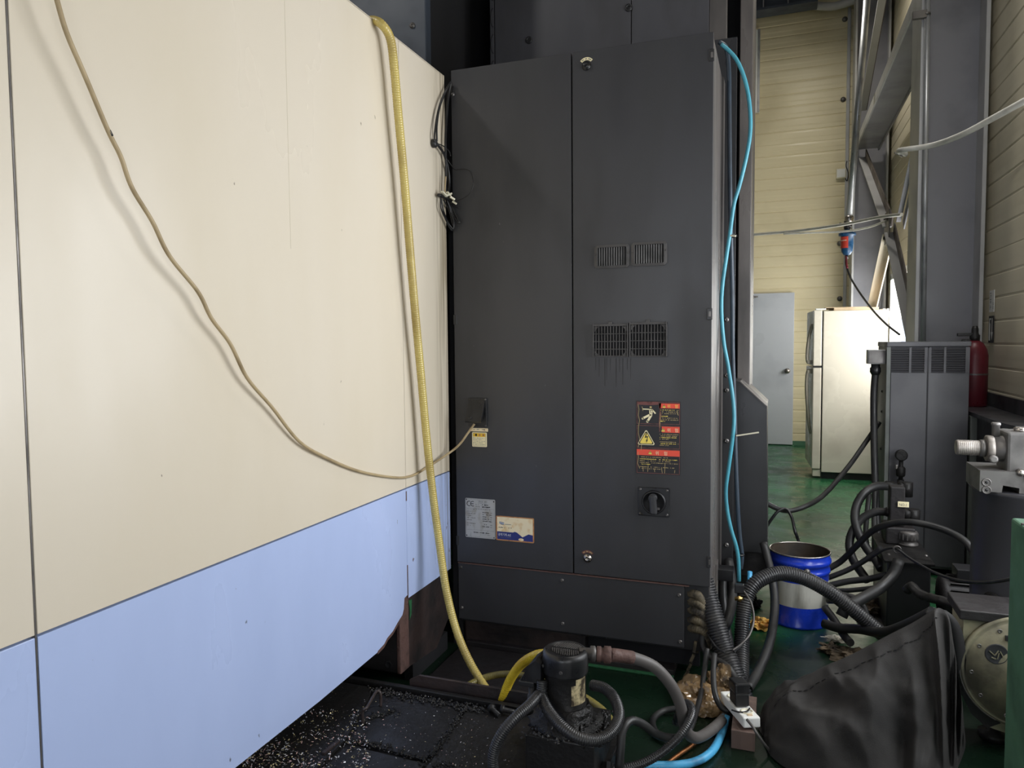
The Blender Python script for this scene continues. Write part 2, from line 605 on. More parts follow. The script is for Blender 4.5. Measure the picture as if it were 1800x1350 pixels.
def ribbed(mb, a, b, z0, z1, nrm, pitch=.158, depth=.010, step=.0025):
    """one sandwich panel from a to b (floor points on the wall face), horizontal grooves pressed into it"""
    a, b, nrm = V(a), V(b), V(nrm)
    n = max(1, round((z1 - z0) / pitch))
    prof = [(0, -.03), (0, -.004), (.006, 0)]
    for k in range(n):
        za, zb = (z1 - z0) * k / n, (z1 - z0) * (k + 1) / n
        if k:
            prof += [(za - .010, 0), (za - .003, -depth * .7), (za + .003, -depth * .7), (za + .010, 0)]
        prof += [(za + .055, 0), (za + .075, step), (zb - .03, step)]
    h = z1 - z0
    prof += [(h - .006, 0), (h, -.004), (h, -.03)]
    mb.rings([[a + V((0, 0, z0 + z)) + nrm * d, b + V((0, 0, z0 + z)) + nrm * d] for z, d in prof], cap=False, smooth=False, closed=False)


JOINTS = [0.0, .965, 2.015, 3.06, 4.12, 5.11, ZC]
wb = MB(COLGREY)
wb.box((XL, YB + .03, 0), (XR + .1, YB + .15, ZC))
wb = wb.build('wall_back', kind='structure')
for z0, z1 in zip(JOINTS, JOINTS[1:]):
    mb = MB(WALLPANEL)
    ribbed(mb, (-3.0, YB, 0), (XR, YB, 0), z0, z1, (0, -1, 0))
    mb.build('panel', wb)

# right wall: windows at y 6.8..9.6 (seen), 1.9..4.1 and -3.2..-0.1 (beside and behind the camera)
WIN = [(6.75, 10.02, .95, 2.24), (1.85, 4.05, .72, 2.58), (-3.25, -.15, .72, 2.58)]
wr = MB(COLGREY)
ys = [YR] + sorted(v for w in WIN for v in w[:2]) + [YB + .1]
X0, X1 = XR + .03, XR + .10
for i in range(0, len(ys) - 1, 2):
    wr.box((X0, ys[i], 0), (X1, ys[i + 1], ZC))
for y0, y1, z0, z1 in WIN:
    wr.box((X0, y0, 0), (X1, y1, z0))
    wr.box((X0, y0, z1), (X1, y1, ZC))
wr = wr.build('wall_right', kind='structure')
for z0, z1 in zip(JOINTS, JOINTS[1:]):
    mb = MB(WALLPANEL_R)
    cuts = [YR]
    for i in range(0, len(ys) - 1, 2):
        ribbed(mb, (XR, ys[i], 0), (XR, ys[i + 1], 0), z0, z1, (-1, 0, 0), depth=.006, step=.0006)
    for y0, y1, wz0, wz1 in WIN:
        if z1 <= wz0 or z0 >= wz1:
            ribbed(mb, (XR, y0, 0), (XR, y1, 0), z0, z1, (-1, 0, 0), depth=.006, step=.0006)
        else:
            if z0 < wz0:
                ribbed(mb, (XR, y0, 0), (XR, y1, 0), z0, wz0, (-1, 0, 0), depth=.006, step=.0006)
            if z1 > wz1:
                ribbed(mb, (XR, y0, 0), (XR, y1, 0), wz1, z1, (-1, 0, 0), depth=.006, step=.0006)
    mb.build('panel', wr)
for k, (y0, y1, z0, z1) in enumerate(WIN):
    w = MB(WHITE)
    t = .07
    w.box((XR - .02, y0, z0), (X1, y0 + t, z1))
    w.box((XR - .02, y1 - t, z0), (X1, y1, z1))
    w.box((XR - .02, y0, z0), (X1, y1, z0 + t))
    w.box((XR - .02, y0, z1 - t), (X1, y1, z1))
    w.box((XR - .01, (y0 + y1) / 2 - .03, z0), (X1 - .01, (y0 + y1) / 2 + .03, z1))
    w = w.build('window_%d' % (k + 1), kind='structure')
    for a, b in ((y0 + t, (y0 + y1) / 2 - .03), ((y0 + y1) / 2 + .03, y1 - t)):
        g = MB(GLASS)
        g.box((XR + .04, a, z0 + t), (XR + .046, b, z1 - t))
        g.build('pane', w)
mb = MB(WALLPANEL_R)
mb.box((XL - .1, YR, 0), (XL, YB + .1, ZC))
mb.build('wall_left', kind='structure')
mb = MB(WALLPANEL_R)
GX0, GX1, GZ = -3.1, 1.05, 3.8
mb.box((XL, YR - .1, 0), (GX0, YR, ZC))
mb.box((GX1, YR - .1, 0), (XR + .1, YR, ZC))
mb.box((GX0, YR - .1, GZ), (GX1, YR, ZC))
mb.build('wall_rear', kind='structure')
mb = MB(MACHGREEN)
mb.box((-3.0, YB - .035, 0), (.86, YB + .03, .06))
mb.build('baseboard_back', kind='structure')
mb = MB(COLLIGHT)
mb.box((.832, YB - .03, 0), (.872, YB + .03, 5.8), .004)
mb.build('trim_1', kind='structure')

# grey steel door standing in the back wall
DX0, DX1 = -.72, .224
d1 = MB(DOORGREY)
d1.box((DX0, YB - .075, .012), (DX1, YB - .035, 2.10), .004)
d1 = d1.build('door_1', kind='structure')
dp = P(1384, 652, 1, YB - .08)
mb = MB(STEEL)
mb.lathe([(.036, 0), (.036, .006), (.016, .012), (.014, .03), (.030, .045), (.034, .058), (.026, .07), (.006, .073)], dp, (0, -1, 0), 20)
mb.build('door_knob', d1, label='round steel knob')
cp = P(1323, 522, 1, YB - .08)
mb = MB(STEELDULL)
mb.box(cp + V((-.3, -.05, -.03)), cp + V((.02, 0, .02)), .004)
mb.cyl(cp + V((0, -.02, -.005)), cp + V((.07, -.02, .0)), .011, 10)
mb.build('door_closer', d1)

# ------------------------------------------------------------------ ceiling beam / duct over the back wall
mb = MB(SLATE)
mb.box((-2.6, 10.2, 5.72), (.445, 10.45, 5.75))
mb.box((-2.6, 10.30, 5.75), (.445, 10.34, 6.05))
mb.box((-2.6, 10.2, 6.05), (.445, 10.45, 6.15))
bt = mb.build('roof_beam', None, 'dark steel roof beam high above the cream back wall', 'beam')
for k in range(6):
    mb = MB(COLGREY)
    mb.box((.40 - k * .3, 10.205, 5.75), (.385 - k * .3, 10.30, 6.05))
    mb.build('stiffener', bt)
mb = MB(COLLIGHT)
c = P(1478, 4, 1, 10.5)
mb.tube([c + V((-.7, 0, .12)), c + V((-.2, 0, -.02)), c + V((.0, 0, -.03)), c + V((.35, .0, .05))], .05, 12)
mb.build('ceiling_duct', None, 'pale bent duct under the roof at the back corner', 'duct')


# ------------------------------------------------------------------ steel columns of the hall
def h_column(x0, x1, y0, y1, label):
    t = thing('steel_column', ((x0 + x1) / 2, (y0 + y1) / 2, 0), label, 'column')
    ym = (y0 + y1) / 2
    mb = MB(COLLIGHT)
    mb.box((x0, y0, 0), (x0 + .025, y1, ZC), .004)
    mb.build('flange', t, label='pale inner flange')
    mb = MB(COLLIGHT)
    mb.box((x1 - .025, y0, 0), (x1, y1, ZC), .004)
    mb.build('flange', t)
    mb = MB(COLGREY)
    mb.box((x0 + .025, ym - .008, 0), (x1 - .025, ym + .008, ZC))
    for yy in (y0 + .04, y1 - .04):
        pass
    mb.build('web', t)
    mb = MB(COLGREY)
    mb.box((x0 - .03, y0 - .04, 0), (x1, y1 + .04, .03))
    mb.build('base_plate', t)
    return t


h_column(.885, 1.285, 5.62, 5.98, 'wide grey H-section steel column rising behind the louvred metal cabinet')
h_column(.885, 1.285, 10.22, 10.52, 'farther grey H-section steel column in the back corner behind the fridge')

# strut and crossed bracing between the columns
t = thing('wall_strut', (1.02, 8.1, 3.84), 'grey channel strut running level between the two steel columns', 'strut')
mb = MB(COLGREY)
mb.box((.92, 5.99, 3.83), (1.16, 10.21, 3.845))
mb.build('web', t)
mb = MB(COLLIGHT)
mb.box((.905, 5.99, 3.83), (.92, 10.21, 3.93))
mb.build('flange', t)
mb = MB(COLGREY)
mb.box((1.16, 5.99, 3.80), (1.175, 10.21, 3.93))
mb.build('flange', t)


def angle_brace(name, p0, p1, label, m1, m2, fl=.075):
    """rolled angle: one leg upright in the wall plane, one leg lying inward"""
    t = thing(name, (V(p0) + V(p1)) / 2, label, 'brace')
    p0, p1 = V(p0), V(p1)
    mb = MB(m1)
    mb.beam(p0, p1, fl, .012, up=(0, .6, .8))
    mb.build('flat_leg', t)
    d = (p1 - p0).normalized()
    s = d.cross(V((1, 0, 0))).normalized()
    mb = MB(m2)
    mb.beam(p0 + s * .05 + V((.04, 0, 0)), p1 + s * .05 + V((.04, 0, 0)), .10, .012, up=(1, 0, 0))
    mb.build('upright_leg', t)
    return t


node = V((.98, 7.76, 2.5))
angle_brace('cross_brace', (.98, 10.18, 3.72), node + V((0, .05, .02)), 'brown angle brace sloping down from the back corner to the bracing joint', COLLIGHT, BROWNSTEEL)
angle_brace('cross_brace', node + V((0, .06, -.05)), (.98, 10.18, 1.16), 'angle brace coloured pale as if sunlit, sloping down from the joint behind the fridge', CREAM, CREAM)  # cream colour puts the sunlight on this brace
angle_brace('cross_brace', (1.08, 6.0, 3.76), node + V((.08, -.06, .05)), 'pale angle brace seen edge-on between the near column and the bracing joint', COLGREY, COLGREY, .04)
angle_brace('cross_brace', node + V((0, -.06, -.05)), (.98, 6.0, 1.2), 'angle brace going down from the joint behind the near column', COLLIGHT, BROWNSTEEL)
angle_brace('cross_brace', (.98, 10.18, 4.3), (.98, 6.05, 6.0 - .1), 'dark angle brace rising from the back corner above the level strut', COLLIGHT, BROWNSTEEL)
t = thing('gusset_plate', node, 'bolted gusset plate where the angle braces cross', 'plate')
mb = MB(STEELDULL)
mb.box(node + V((-.012, -.14, -.14)), node + V((0, .14, .16)), .003)
mb.build('plate', t)
for dy, dz in ((-.08, .08), (.08, .09), (.08, -.08), (-.08, -.09)):
    mb = MB(STEELDULL)
    mb.screw(node + V((-.012, dy, dz)), (-1, 0, 0), .016)
    mb.build('bolt', t)

# pipes on the column and in the corner
mb = MB(GALV)
a, b = P(1631, -40, 1, 5.60), P(1622, 640, 1, 5.60)
mb.cyl(b, a, .017, 12)
o = mb.build('conduit_pipe', None, 'slim galvanised conduit clipped upright to the wide grey column', 'pipe')
mb = MB(STEELDULL)
q = P(1629, 25, 1, 5.60)
mb.box(q + V((-.085, -.02, -.025)), q + V((.0, .012, .025)), .002)
mb.lathe([(.024, -.006), (.024, .006)], q, (0, 0, 1), 14)
mb.build('pipe_clamp', o)
mb = MB(GALV)
a, b = P(1529, -60, 1, 8.3), P(1492, 388, 1, 8.5)
mb.cyl(b, a, .033, 14)
o = mb.build('air_pipe', None, 'galvanised air pipe coming down aslant to the blue filter', 'pipe')
mb = MB(STEEL)
mb.lathe([(.040, 0), (.046, .02), (.046, .05), (.040, .07)], b - V((0, 0, .02)), (a - b), 14)
mb.build('pipe_fitting', o)
# blue air filter hanging on the pipe end
fp = P(1489, 420, 1, 8.5)
t = thing('air_filter', fp + V((0, 0, -.2)), 'blue air filter with red label hanging from the slanting pipe', 'filter')
mb = MB(BLUEFILTER)
mb.lathe([(.02, -.17), (.035, -.165), (.055, -.13), (.062, -.05), (.062, .03), (.085, .035), (.085, .06), (.05, .075), (.028, .09), (.025, .12)], fp, (0, 0, 1), 20)
mb.build('bowl', t)
mb = MB(REDLABEL)
for k in range(9):
    t0, t1 = math.radians(195 + k * 9), math.radians(204 + k * 9)
    mb.poly([fp + V((math.cos(t) * .0640, math.sin(t) * .0640, z)) for t, z in ((t0, -.10), (t1, -.10), (t1, .02), (t0, .02))])
mb.use(CONNECTOR)
for k in range(7):
    t0, t1 = math.radians(200 + k * 9), math.radians(206 + k * 9)
    mb.poly([fp + V((math.cos(t) * .0645, math.sin(t) * .0645, z)) for t, z in ((t0, -.025), (t1, -.025), (t1, -.015), (t0, -.015))])
mb.build('red_label', t, normals=False)
mb = MB(BLACK)
mb.lathe([(.03, .10), (.035, .11), (.035, .17), (.028, .21)], fp, (0, 0, 1), 12)
mb.cyl(fp + V((-.08, -.02, .16)), fp + V((.04, -.02, .13)), .014, 8)
mb.build('shut_off_valve', t)
mb = MB(BLACK)
mb.lathe([(.016, -.21), (.016, -.16)], fp, (0, 0, 1), 10)
mb.build('drain_cock', t)
mb = MB(BLACK)
mb.tube([P(1487, 452, 1, 8.5), P(1488, 468, 1, 8.45), P(1500, 497, 1, 8.3), P(1530, 540, 1, 7.7), P(1556, 568, 1, 7.2), P(1581, 588, 1, 6.9)], .010, 8)
o = mb.build('air_hose', None, 'thin black air hose drooping from the blue filter to the column', 'hose')
mb = MB(RED)
mb.tube([P(1487, 450, 1, 8.495), P(1488, 466, 1, 8.445), P(1490, 472, 1, 8.43)], .0115, 8)
mb.build('red_sleeve', o, label='short red sleeve at the filter end')

# white cables
hose('white_cable', WHITECABLE, [P(1318, 413, 1, 9.0), P(1400, 406, 1, 8.7), P(1480, 395, 1, 8.2), P(1545, 382, 1, 7.6), P(1585, 377, 1, 7.3)], .016,
     'thick white cable stretched across the back wall to the bracing', 'cable')
hose('white_cable', WHITECABLE, [P(1378, 411, 1, 8.76), P(1430, 409, 1, 8.6), P(1480, 407, 1, 8.4), P(1525, 400, 1, 8.0), P(1558, 388, 1, 7.75)], .010,
     'thin white cable sagging below the thick one near the blue filter', 'cable')
mb = MB(WHITECABLE)
mb.tube([P(1592, 271, 1, 5.62), P(1580, 266, 1, 5.5), P(1590, 263, 1, 5.35), P(1640, 255, 1, 5.2), P(1690, 237, 1, 4.9), P(1745, 208, 1, 4.6), P(1800, 178, 1, 4.3), P(1870, 140, 1, 4.0)], .017, 12)
o = mb.build('white_conduit', None, 'white cable tied to the wide column and swinging up to the right', 'cable')
mb = MB(STEEL)
mb.tube([P(1572, 268, 1, 5.55), P(1580, 272, 1, 5.55), P(1586, 275, 1, 5.58)], .006, 6)
mb.build('wire_tie', o)

# little fixtures on the back wall
for k, (u, v, w) in enumerate(((1485, 34, 'at the top beside the corner trim'), (1482, 175, 'beside the corner trim above the switch box'), (1476, 428, 'behind the blue filter'), (1476, 525, 'above the fridge'))):
    c = P(u, v, 1, YB - .004)
    mb = MB(STEELDULL)
    mb.lathe([(.034, 0), (.034, .008), (.027, .022), (.012, .030), (.001, .032)], c, (0, -1, 0), 16)
    mb.build('panel_fastener', None, 'round domed panel fastener on the back wall ' + w, 'fastener', 'domed fasteners up the back wall')
c = P(1478, 306, 1, YB - .004)
t = thing('junction_box', c, 'small pale square junction box on the back wall near the corner', 'box')
mb = MB(CONNECTOR)
mb.box(c + V((-.06, -.05, -.065)), c + V((.06, 0, .065)), .006)
mb.build('body', t)
mb = MB(WHITE)
mb.box(c + V((-.05, -.056, -.052)), c + V((.05, -.05, .052)), .003)
mb.build('cover', t)
mb = MB(BLACK)
mb.tube([c + V((.05, -.03, -.06)), c + V((.075, -.03, -.10)), c + V((.085, -.03, .0)), c + V((.06, -.03, .10)), c + V((.07, -.03, .16))], .006, 6)
mb.build('wire', t)
mb = MB(WHITE)
a, b = P(1318, 55, 1, YB - .02), P(1335, 198, 1, YB - .02)
mb.box((a.x - .7, YB - .05, b.z), (b.x, YB - .005, a.z), .004)
t = mb.build('notice_board', None, 'white board high on the back wall, mostly hidden by the machine column', 'board')
mb = MB(GALV)
mb.box((b.x - .03, YB - .056, b.z), (b.x, YB - .05, a.z), .002)
mb.build('edge_strip', t)

# extinguisher notices on the right wall
c = P(1745, 528, 0, XR - .004)
mb = MB(WHITE)
x = XR - .006
mb.box((x - .004, c.y - .055, c.z - .075), (x, c.y + .055, c.z + .065))
mb.use(INK).text('소화기', (x - .0045, c.y + .04, c.z - .062), (0, 0, 1), (0, -1, 0), .042)
mb.use(INK).text('위치', (x - .0045, c.y - .03, c.z - .06), (0, 0, 1), (0, -1, 0), .026)
mb.build('wall_sign', None, 'small white sign with dark lettering on the right wall, upper of two', 'sign')
mb = MB(INK)
z = c.z - .185
mb.box((x - .004, c.y - .055, z - .09), (x, c.y + .055, z + .085))
mb.use(WHITE)
xx = x - .0046
mb.poly([(xx, c.y + .045, z - .075), (xx, c.y + .010, z - .075), (xx, c.y + .010, z + .03), (xx, c.y + .022, z + .045), (xx, c.y + .022, z + .06), (xx, c.y + .0, z + .06), (xx, c.y + .0, z + .07), (xx, c.y + .04, z + .07), (xx, c.y + .04, z + .045), (xx, c.y + .045, z + .03)])
mb.poly([(xx, c.y - .018, z + .07), (xx, c.y - .036, z + .07), (xx, c.y - .036, z - .02), (xx, c.y - .05, z - .02), (xx, c.y - .027, z - .075), (xx, c.y - .004, z - .02), (xx, c.y - .018, z - .02)])
mb.build('wall_sign', None, 'small dark sign with white extinguisher and down arrow, lower of two', 'sign')

# high bay lamps, out of view; the aisle one is added for fill
for (lx, ly, lz, w) in ((-3.9, .6, 5.66, 'over the machine'), (.3, 8.6, 5.5, 'over the fridge corner'), (.7, 3.9, 5.66, 'over the aisle, added as fill')):
    t = thing('high_bay_lamp', (lx, ly, lz), 'bell-shaped high bay lamp hanging ' + w, 'lamp')
    mb = MB(STEELDULL)
    mb.lathe([(.03, .26), (.07, .25), (.08, .14), (.24, .0), (.25, .0), (.085, .15), (.075, .26), (.03, .27)], (lx, ly, lz), (0, 0, 1), 24, cap=False)
    mb.build('shade', t)
    mb = MB(BLACK)
    mb.cyl((lx, ly, lz + .26), (lx, ly, ZC), .008, 8)
    mb.build('stem', t)

# ================================================================== BACKGROUND THINGS
# fridge, its side turned to us and its doors to the left
t = thing('fridge', (.75, 8.55, 0), 'cream two-door fridge with curved handles beside the grey door', 'fridge')
yaw = math.radians(3)
XF = Matrix.Translation((.36, 8.19, 0)) @ Matrix.Rotation(yaw, 4, 'Z')


def fr(m):
    q = MB(m)
    q.xf = XF
    return q


FD, FWd, FH = .70, .72, 1.76
q = fr(FRIDGE)
q.box((.095, 0, .07), (FD, FWd, FH - .01), .006)
q.build('body', t)
q = fr(BLACK)
q.box((.10, .02, 0.0), (FD - .02, FWd - .02, .07))
q.build('plinth', t)
q = fr(FRIDGE)
q.box((0, .004, .10), (.085, FWd - .004, 1.165), .010)
d = q.build('door', t)
q = fr(FRIDGEGREY)
q.tube([(-.004, .06, 1.13), (-.045, .06, 1.12), (-.055, .06, .95), (-.040, .06, .72), (-.018, .06, .52), (-.003, .06, .47)], .016, 8)
q.box((-.05, .04, 1.10), (.005, .08, 1.14), .004)
q.build('handle', d, label='long bowed grey handle')
q = fr(FRIDGE)
q.box((0, .004, 1.18), (.085, FWd - .004, FH), .010)
d = q.build('door', t)
q = fr(FRIDGEGREY)
q.tube([(-.004, .06, 1.215), (-.048, .06, 1.225), (-.050, .06, 1.36), (-.032, .06, 1.50), (-.008, .06, 1.60), (-.002, .06, 1.62)], .016, 8)
q.box((-.05, .04, 1.20), (.005, .08, 1.24), .004)
q.build('handle', d, label='short bowed grey handle')
q = fr(BLACK)
q.box((.0, .0, 1.166), (.09, .01, 1.179))
q.box((.086, .012, .10), (.094, FWd - .01, FH - .01))
q.build('door_gasket', t)
q = fr(FRIDGE)
q.box((.012, .02, .02), (.09, .08, .095), .005)
q.build('hinge_cover', t)
q = fr(WHITE)
q.box((.02, .02, FH), (.12, .07, FH + .018), .004)
q.build('hinge_cap', t)
q = fr(CARDB)
q.box((.20, .05, FH - .009), (.62, .5, FH + .022), .003)
q.box((.12, .08, FH + .022), (.52, .45, FH + .030), .002)
q.build('cardboard_sheet', None, 'flattened brown cardboard lying on top of the fridge', 'cardboard')
q = fr(WHITE)
q.xf = XF
c0 = V((.66, .02, FH - .01))
q.box(c0 + V((-.01, 0, 0)), c0 + V((.05, .25, .012)), .003)
q.tube([c0 + V((.03, .0, .01)), c0 + V((.048, -.012, -.05)), c0 + V((.058, -.012, -.14))], .012, 6)
q.build('plastic_bag', None, 'white plastic scrap hanging over the fridge top right edge', 'plastic scrap')

# louvred chiller cabinet
CX0, CX1, CY0, CY1, CH = .642, 1.083, 5.0, 5.42, 1.435
t = thing('chiller_cabinet', ((CX0 + CX1) / 2, (CY0 + CY1) / 2, 0), 'grey louvred metal cabinet standing in front of the wide steel column', 'cabinet')
mb = MB(CHILLER)
mb.box((CX0, CY0 + .02, .04), (CX1, CY1, CH - .03), .004)
mb.build('body', t)
mb = MB(CHILLER)
mb.box((CX0 - .004, CY0 - .004, CH - .03), (CX1 + .006, CY1 + .004, CH), .004)
mb.build('top_cover', t)
for fx in (CX0 + .02, CX1 - .06):
    for fy in (CY0 + .04, CY1 - .08):
        mb = MB(BLACKMAT)
        mb.box((fx, fy, 0), (fx + .04, fy + .04, .04))
        mb.build('foot', t)
xm = P(1630, 700, 1, CY0).x
LV = [(1566, 1598), (1602, 1625), (1637, 1659), (1663, 1697)]
for i, (x0, x1) in enumerate(((CX0 + .022, xm - .003), (xm + .003, CX1))):
    mb = MB(CHILLER)
    zt, zb = P(1600, 611, 1, CY0).z, P(1600, 655, 1, CY0).z
    holes = [(P(a, 640, 1, CY0).x, P(b, 640, 1, CY0).x) for a, b in LV[2 * i:2 * i + 2]]
    mb.box((x0, CY0, .06), (x1, CY0 + .018, zb), .002)
    mb.box((x0, CY0, zt), (x1, CY0 + .018, CH - .034), .002)
    xs = [x0] + [h for hh in holes for h in hh] + [x1]
    for k in range(0, 6, 2):
        mb.box((xs[k], CY0, zb), (xs[k + 1], CY0 + .018, zt))
    fpan = mb.build('front_panel', t)
    for a, b in holes:
        n = 11
        mb = MB(CHILLER)
        for k in range(n):
            z = zb + (zt - zb) * (k + .5) / n
            mb.prism([(a, CY0 + .004, z - .0045), (a, CY0 - .005, z - .0045), (a, CY0 + .010, z + .005), (a, CY0 + .014, z + .005)], (b - a, 0, 0))
        mb.use(CHILLERDARK).box((a, CY0 + .0185, zb), (b, CY0 + .0195, zt))
        mb.build('louvre', fpan, kind='stuff')
mb = MB(BENCHLEG)
mb.box((CX0 - .003, CY0 + .0, .05), (CX0 + .02, CY0 + .022, CH - .03), .002)  # pale strip paints light caught along the cabinet side
mb.build('lit_side_strip', t, label='pale strip for light caught on the side edge')
for z in (1.34, 1.12, .99, .75):
    mb = MB(BLACK)
    mb.screw((CX0 - .002, CY0 + .14 + (.03 if z < 1.2 else 0), z), (-1, 0, 0), .007)
    mb.build('screw', t)
mb = MB(CHILLERDARK)
mb.box((xm - .003, CY0 - .003, .1), (xm + .003, CY0 + .001, CH - .04))
mb.build('hinge_strip', t)
# junction box and its conduit
a, b = P(1526, 615, 1, 5.05), P(1549, 640, 1, 5.05)
t = thing('terminal_box', (a.x, 5.1, b.z), 'small grey terminal box fixed to the louvred cabinet left edge', 'box')
mb = MB(COLLIGHT)
mb.box((a.x, 5.05, b.z), (CX0 + .0, 5.15, a.z), .004)
mb.build('body', t)
mb = MB(STEELDULL)
mb.box((a.x + .004, 5.044, b.z + .005), (CX0 - .004, 5.05, a.z - .005), .002)
mb.build('cover', t)
mb = MB(BLACK)
cx = P(1539, 645, 1, 5.09)
mb.lathe([(.026, 0), (.026, .02), (.032, .025), (.032, .05), (.022, .07)], (cx.x, 5.09, b.z), (0, 0, -1), 14)
mb.build('cable_gland', t)
hose('power_conduit', BLACKMAT, [(cx.x, 5.09, b.z - .05), P(1536, 700, 1, 5.09), P(1537, 800, 1, 5.02), P(1541, 900, 1, 4.9), P(1546, 985, 1, 4.8)], .021,
     'straight black conduit dropping from the small grey terminal box', 'conduit')
hose('black_cable', BLACKMAT, [P(1546, 742, 1, 5.15), P(1520, 780, 1, 5.1), P(1490, 822, 1, 4.95), P(1450, 868, 1, 4.75), P(1418, 889, 1, 4.6), P(1383, 898, 1, 4.55), P(1352, 887, 1, 4.5), P(1325, 865, 1, 4.46)], .015,
     'black cable sagging across the gap between the louvred cabinet and the chamfered cover', 'cable')
hose('black_wire', BLACK, [P(1340, 938, 1, 4.5), P(1358, 910, 1, 4.5), P(1370, 897, 1, 4.51), P(1382, 895, 1, 4.52), P(1392, 910, 1, 4.48), P(1397, 932, 1, 4.4), P(1404, 952, 1, 4.4), P(1410, 972, 1, 4.36), P(1424, 1000, 1, 4.3)], .009,
     'thin black wire looped over the sagging cable above the pail', 'wire')

# bench along the right wall with a red cylinder on it
t = thing('wall_bench', (1.2, 4.9, 0), 'dark metal bench along the right wall under the red cylinder', 'bench')
mb = MB(BENCH)
mb.prism([(1.10, 5.60, .99), (1.10, 4.45, .99), (1.13, 4.25, .99), (1.31, 4.25, .99), (1.31, 5.60, .99)], (0, 0, .022))
mb.build('top', t)
mb = MB(PEDESTAL)
mb.box((1.13, 4.32, .04), (1.30, 5.58, .988), .004)
mb.build('carcass', t)
mb = MB(BENCHLEG)
mb.box((1.095, 5.0, 0), (1.132, 5.06, .988), .003)
mb.build('leg', t, label='pale bench leg')
mb = MB(BENCHLEG)
mb.box((1.10, 4.32, 0), (1.132, 4.38, .988), .003)
mb.build('leg', t)
mb = MB(BENCH)
mb.box((1.305, 4.25, 1.012), (1.312, 5.6, 1.10), .002)
mb.build('upstand', t)
rc = V((1.205, 5.45, 1.012))
t = thing('gas_cylinder', rc, 'dark red cylinder with black valve standing on the bench', 'cylinder')
mb = MB(RED)
mb.lathe([(.070, 0), (.078, .01), (.078, .20), (.0785, .205), (.078, .21), (.078, .33), (.070, .37), (.048, .41), (.028, .425)], rc, (0, 0, 1), 24)
mb.build('body', t)
mb = MB(BLACK)
mb.lathe([(.028, .42), (.03, .46), (.02, .47), (.02, .50), (.014, .52)], rc, (0, 0, 1), 12)
mb.box(rc + V((-.10, -.012, .455)), rc + V((.02, .012, .475)), .003)
mb.box(rc + V((-.075, -.010, .42)), rc + V((-.02, .010, .436)), .003)
mb.build('valve', t)
mb = MB(STEELDULL)
mb.lathe([(.0795, .205), (.0795, .215)], rc, (0, 0, 1), 24, cap=False)
mb.build('band', t)

# ================================================================== MACHINE ENCLOSURE (cream over blue)
XW, YC = -1.433, 3.095
ZT, ZS, ZB = 2.662, .852, .25
Y0 = -2.4
enc = thing('machine_enclosure', (-2.4, .5, 0), 'big cream and blue sheet metal machine enclosure filling the left side', 'machine')
mb = MB(BLACKHOLE)
mb.box((-3.6, Y0, .30), (XW - .028, 3.07, ZT - .02))
mb.build('inner_shell', enc)
segs = [(Y0, 1.046), (1.051, 2.648), (2.651, 3.078)]
for i, (a, b) in enumerate(segs):
    end = i == 2
    mb = MB(CREAM_END if end else CREAM)
    mb.box((XW - .025, a, ZS + .0025), (XW, b, ZT), .0015)
    mb.box((XW - .10, a, ZT - .004), (XW - .0, b, ZT + .002), .001)
    if end:
        mb.box((XW - .06, b - .004, ZS), (XW - .0, b, ZT), .001)
    mb.build('cream_panel', enc)
    mb = MB(BLUE_END if end else BLUE)
    if i == 0:
        mb.box((XW - .025, a, ZB), (XW, b, ZS - .0025), .0015)
    elif i == 1:
        # lower far corner cut back and ragged where it has rusted
        pts = [(a, ZB), (2.02, ZB + .0), (2.40, ZB + .012), (2.45, ZB + .02), (2.475, ZB + .035), (2.52, ZB + .045), (2.56, ZB + .066), (2.60, ZB + .082), (2.612, ZB + .10), (2.62, ZB + .15), (b, ZB + .155), (b, ZS - .0025), (a, ZS - .0025)]
        mb.prism([(XW, y, z) for y, z in pts], (-.02, 0, 0))
    else:
        mb.box((XW - .025, a, .388), (XW, b, ZS - .0025), .0015)
    mb.build('blue_panel', enc)
mb = MB(STEELDULL)
mb.box((XW - .02, 1.0445, ZB), (XW + .0015, 1.0478, ZT), .0005)
mb.build('seam_strip', enc, label='dull seam strip')
mb = MB(RUST)
pts = [(2.40, ZB + .012), (2.45, ZB + .02), (2.475, ZB + .035), (2.52, ZB + .045), (2.56, ZB + .066), (2.60, ZB + .082), (2.612, ZB + .10)]
for (y0, z0), (y1, z1) in zip(pts, pts[1:]):
    mb.prism([(XW + .001, y0, z0 - .008), (XW + .001, y1, z1 - .009), (XW + .001, y1, z1 + .004), (XW + .001, y0, z0 + .004)], (-.012, 0, 0))
mb.build('rusty_corner', enc, label='rusted ragged corner of the blue panel')
for z0, z1 in ((.39, .53), (.80, .84)):
    mb = MB(RUST)
    mb.box((XW - .01, 2.6465, z0), (XW + .0015, 2.6525, z1))
    mb.build('rust_streak', enc)
mb = MB(CREAM)
mb.box((-3.6, Y0, ZT - .02), (XW - .05, 3.07, ZT - .012))
mb.build('roof_panel', enc)
mb = MB(mat('weld_line', (196, 186, 164), .6))
yw = P(505, 200, 0, XW).y
mb.box((XW, yw - .0006, 1.75), (XW + .0004, yw + .0006, ZT))
mb.build('weld_line', enc)
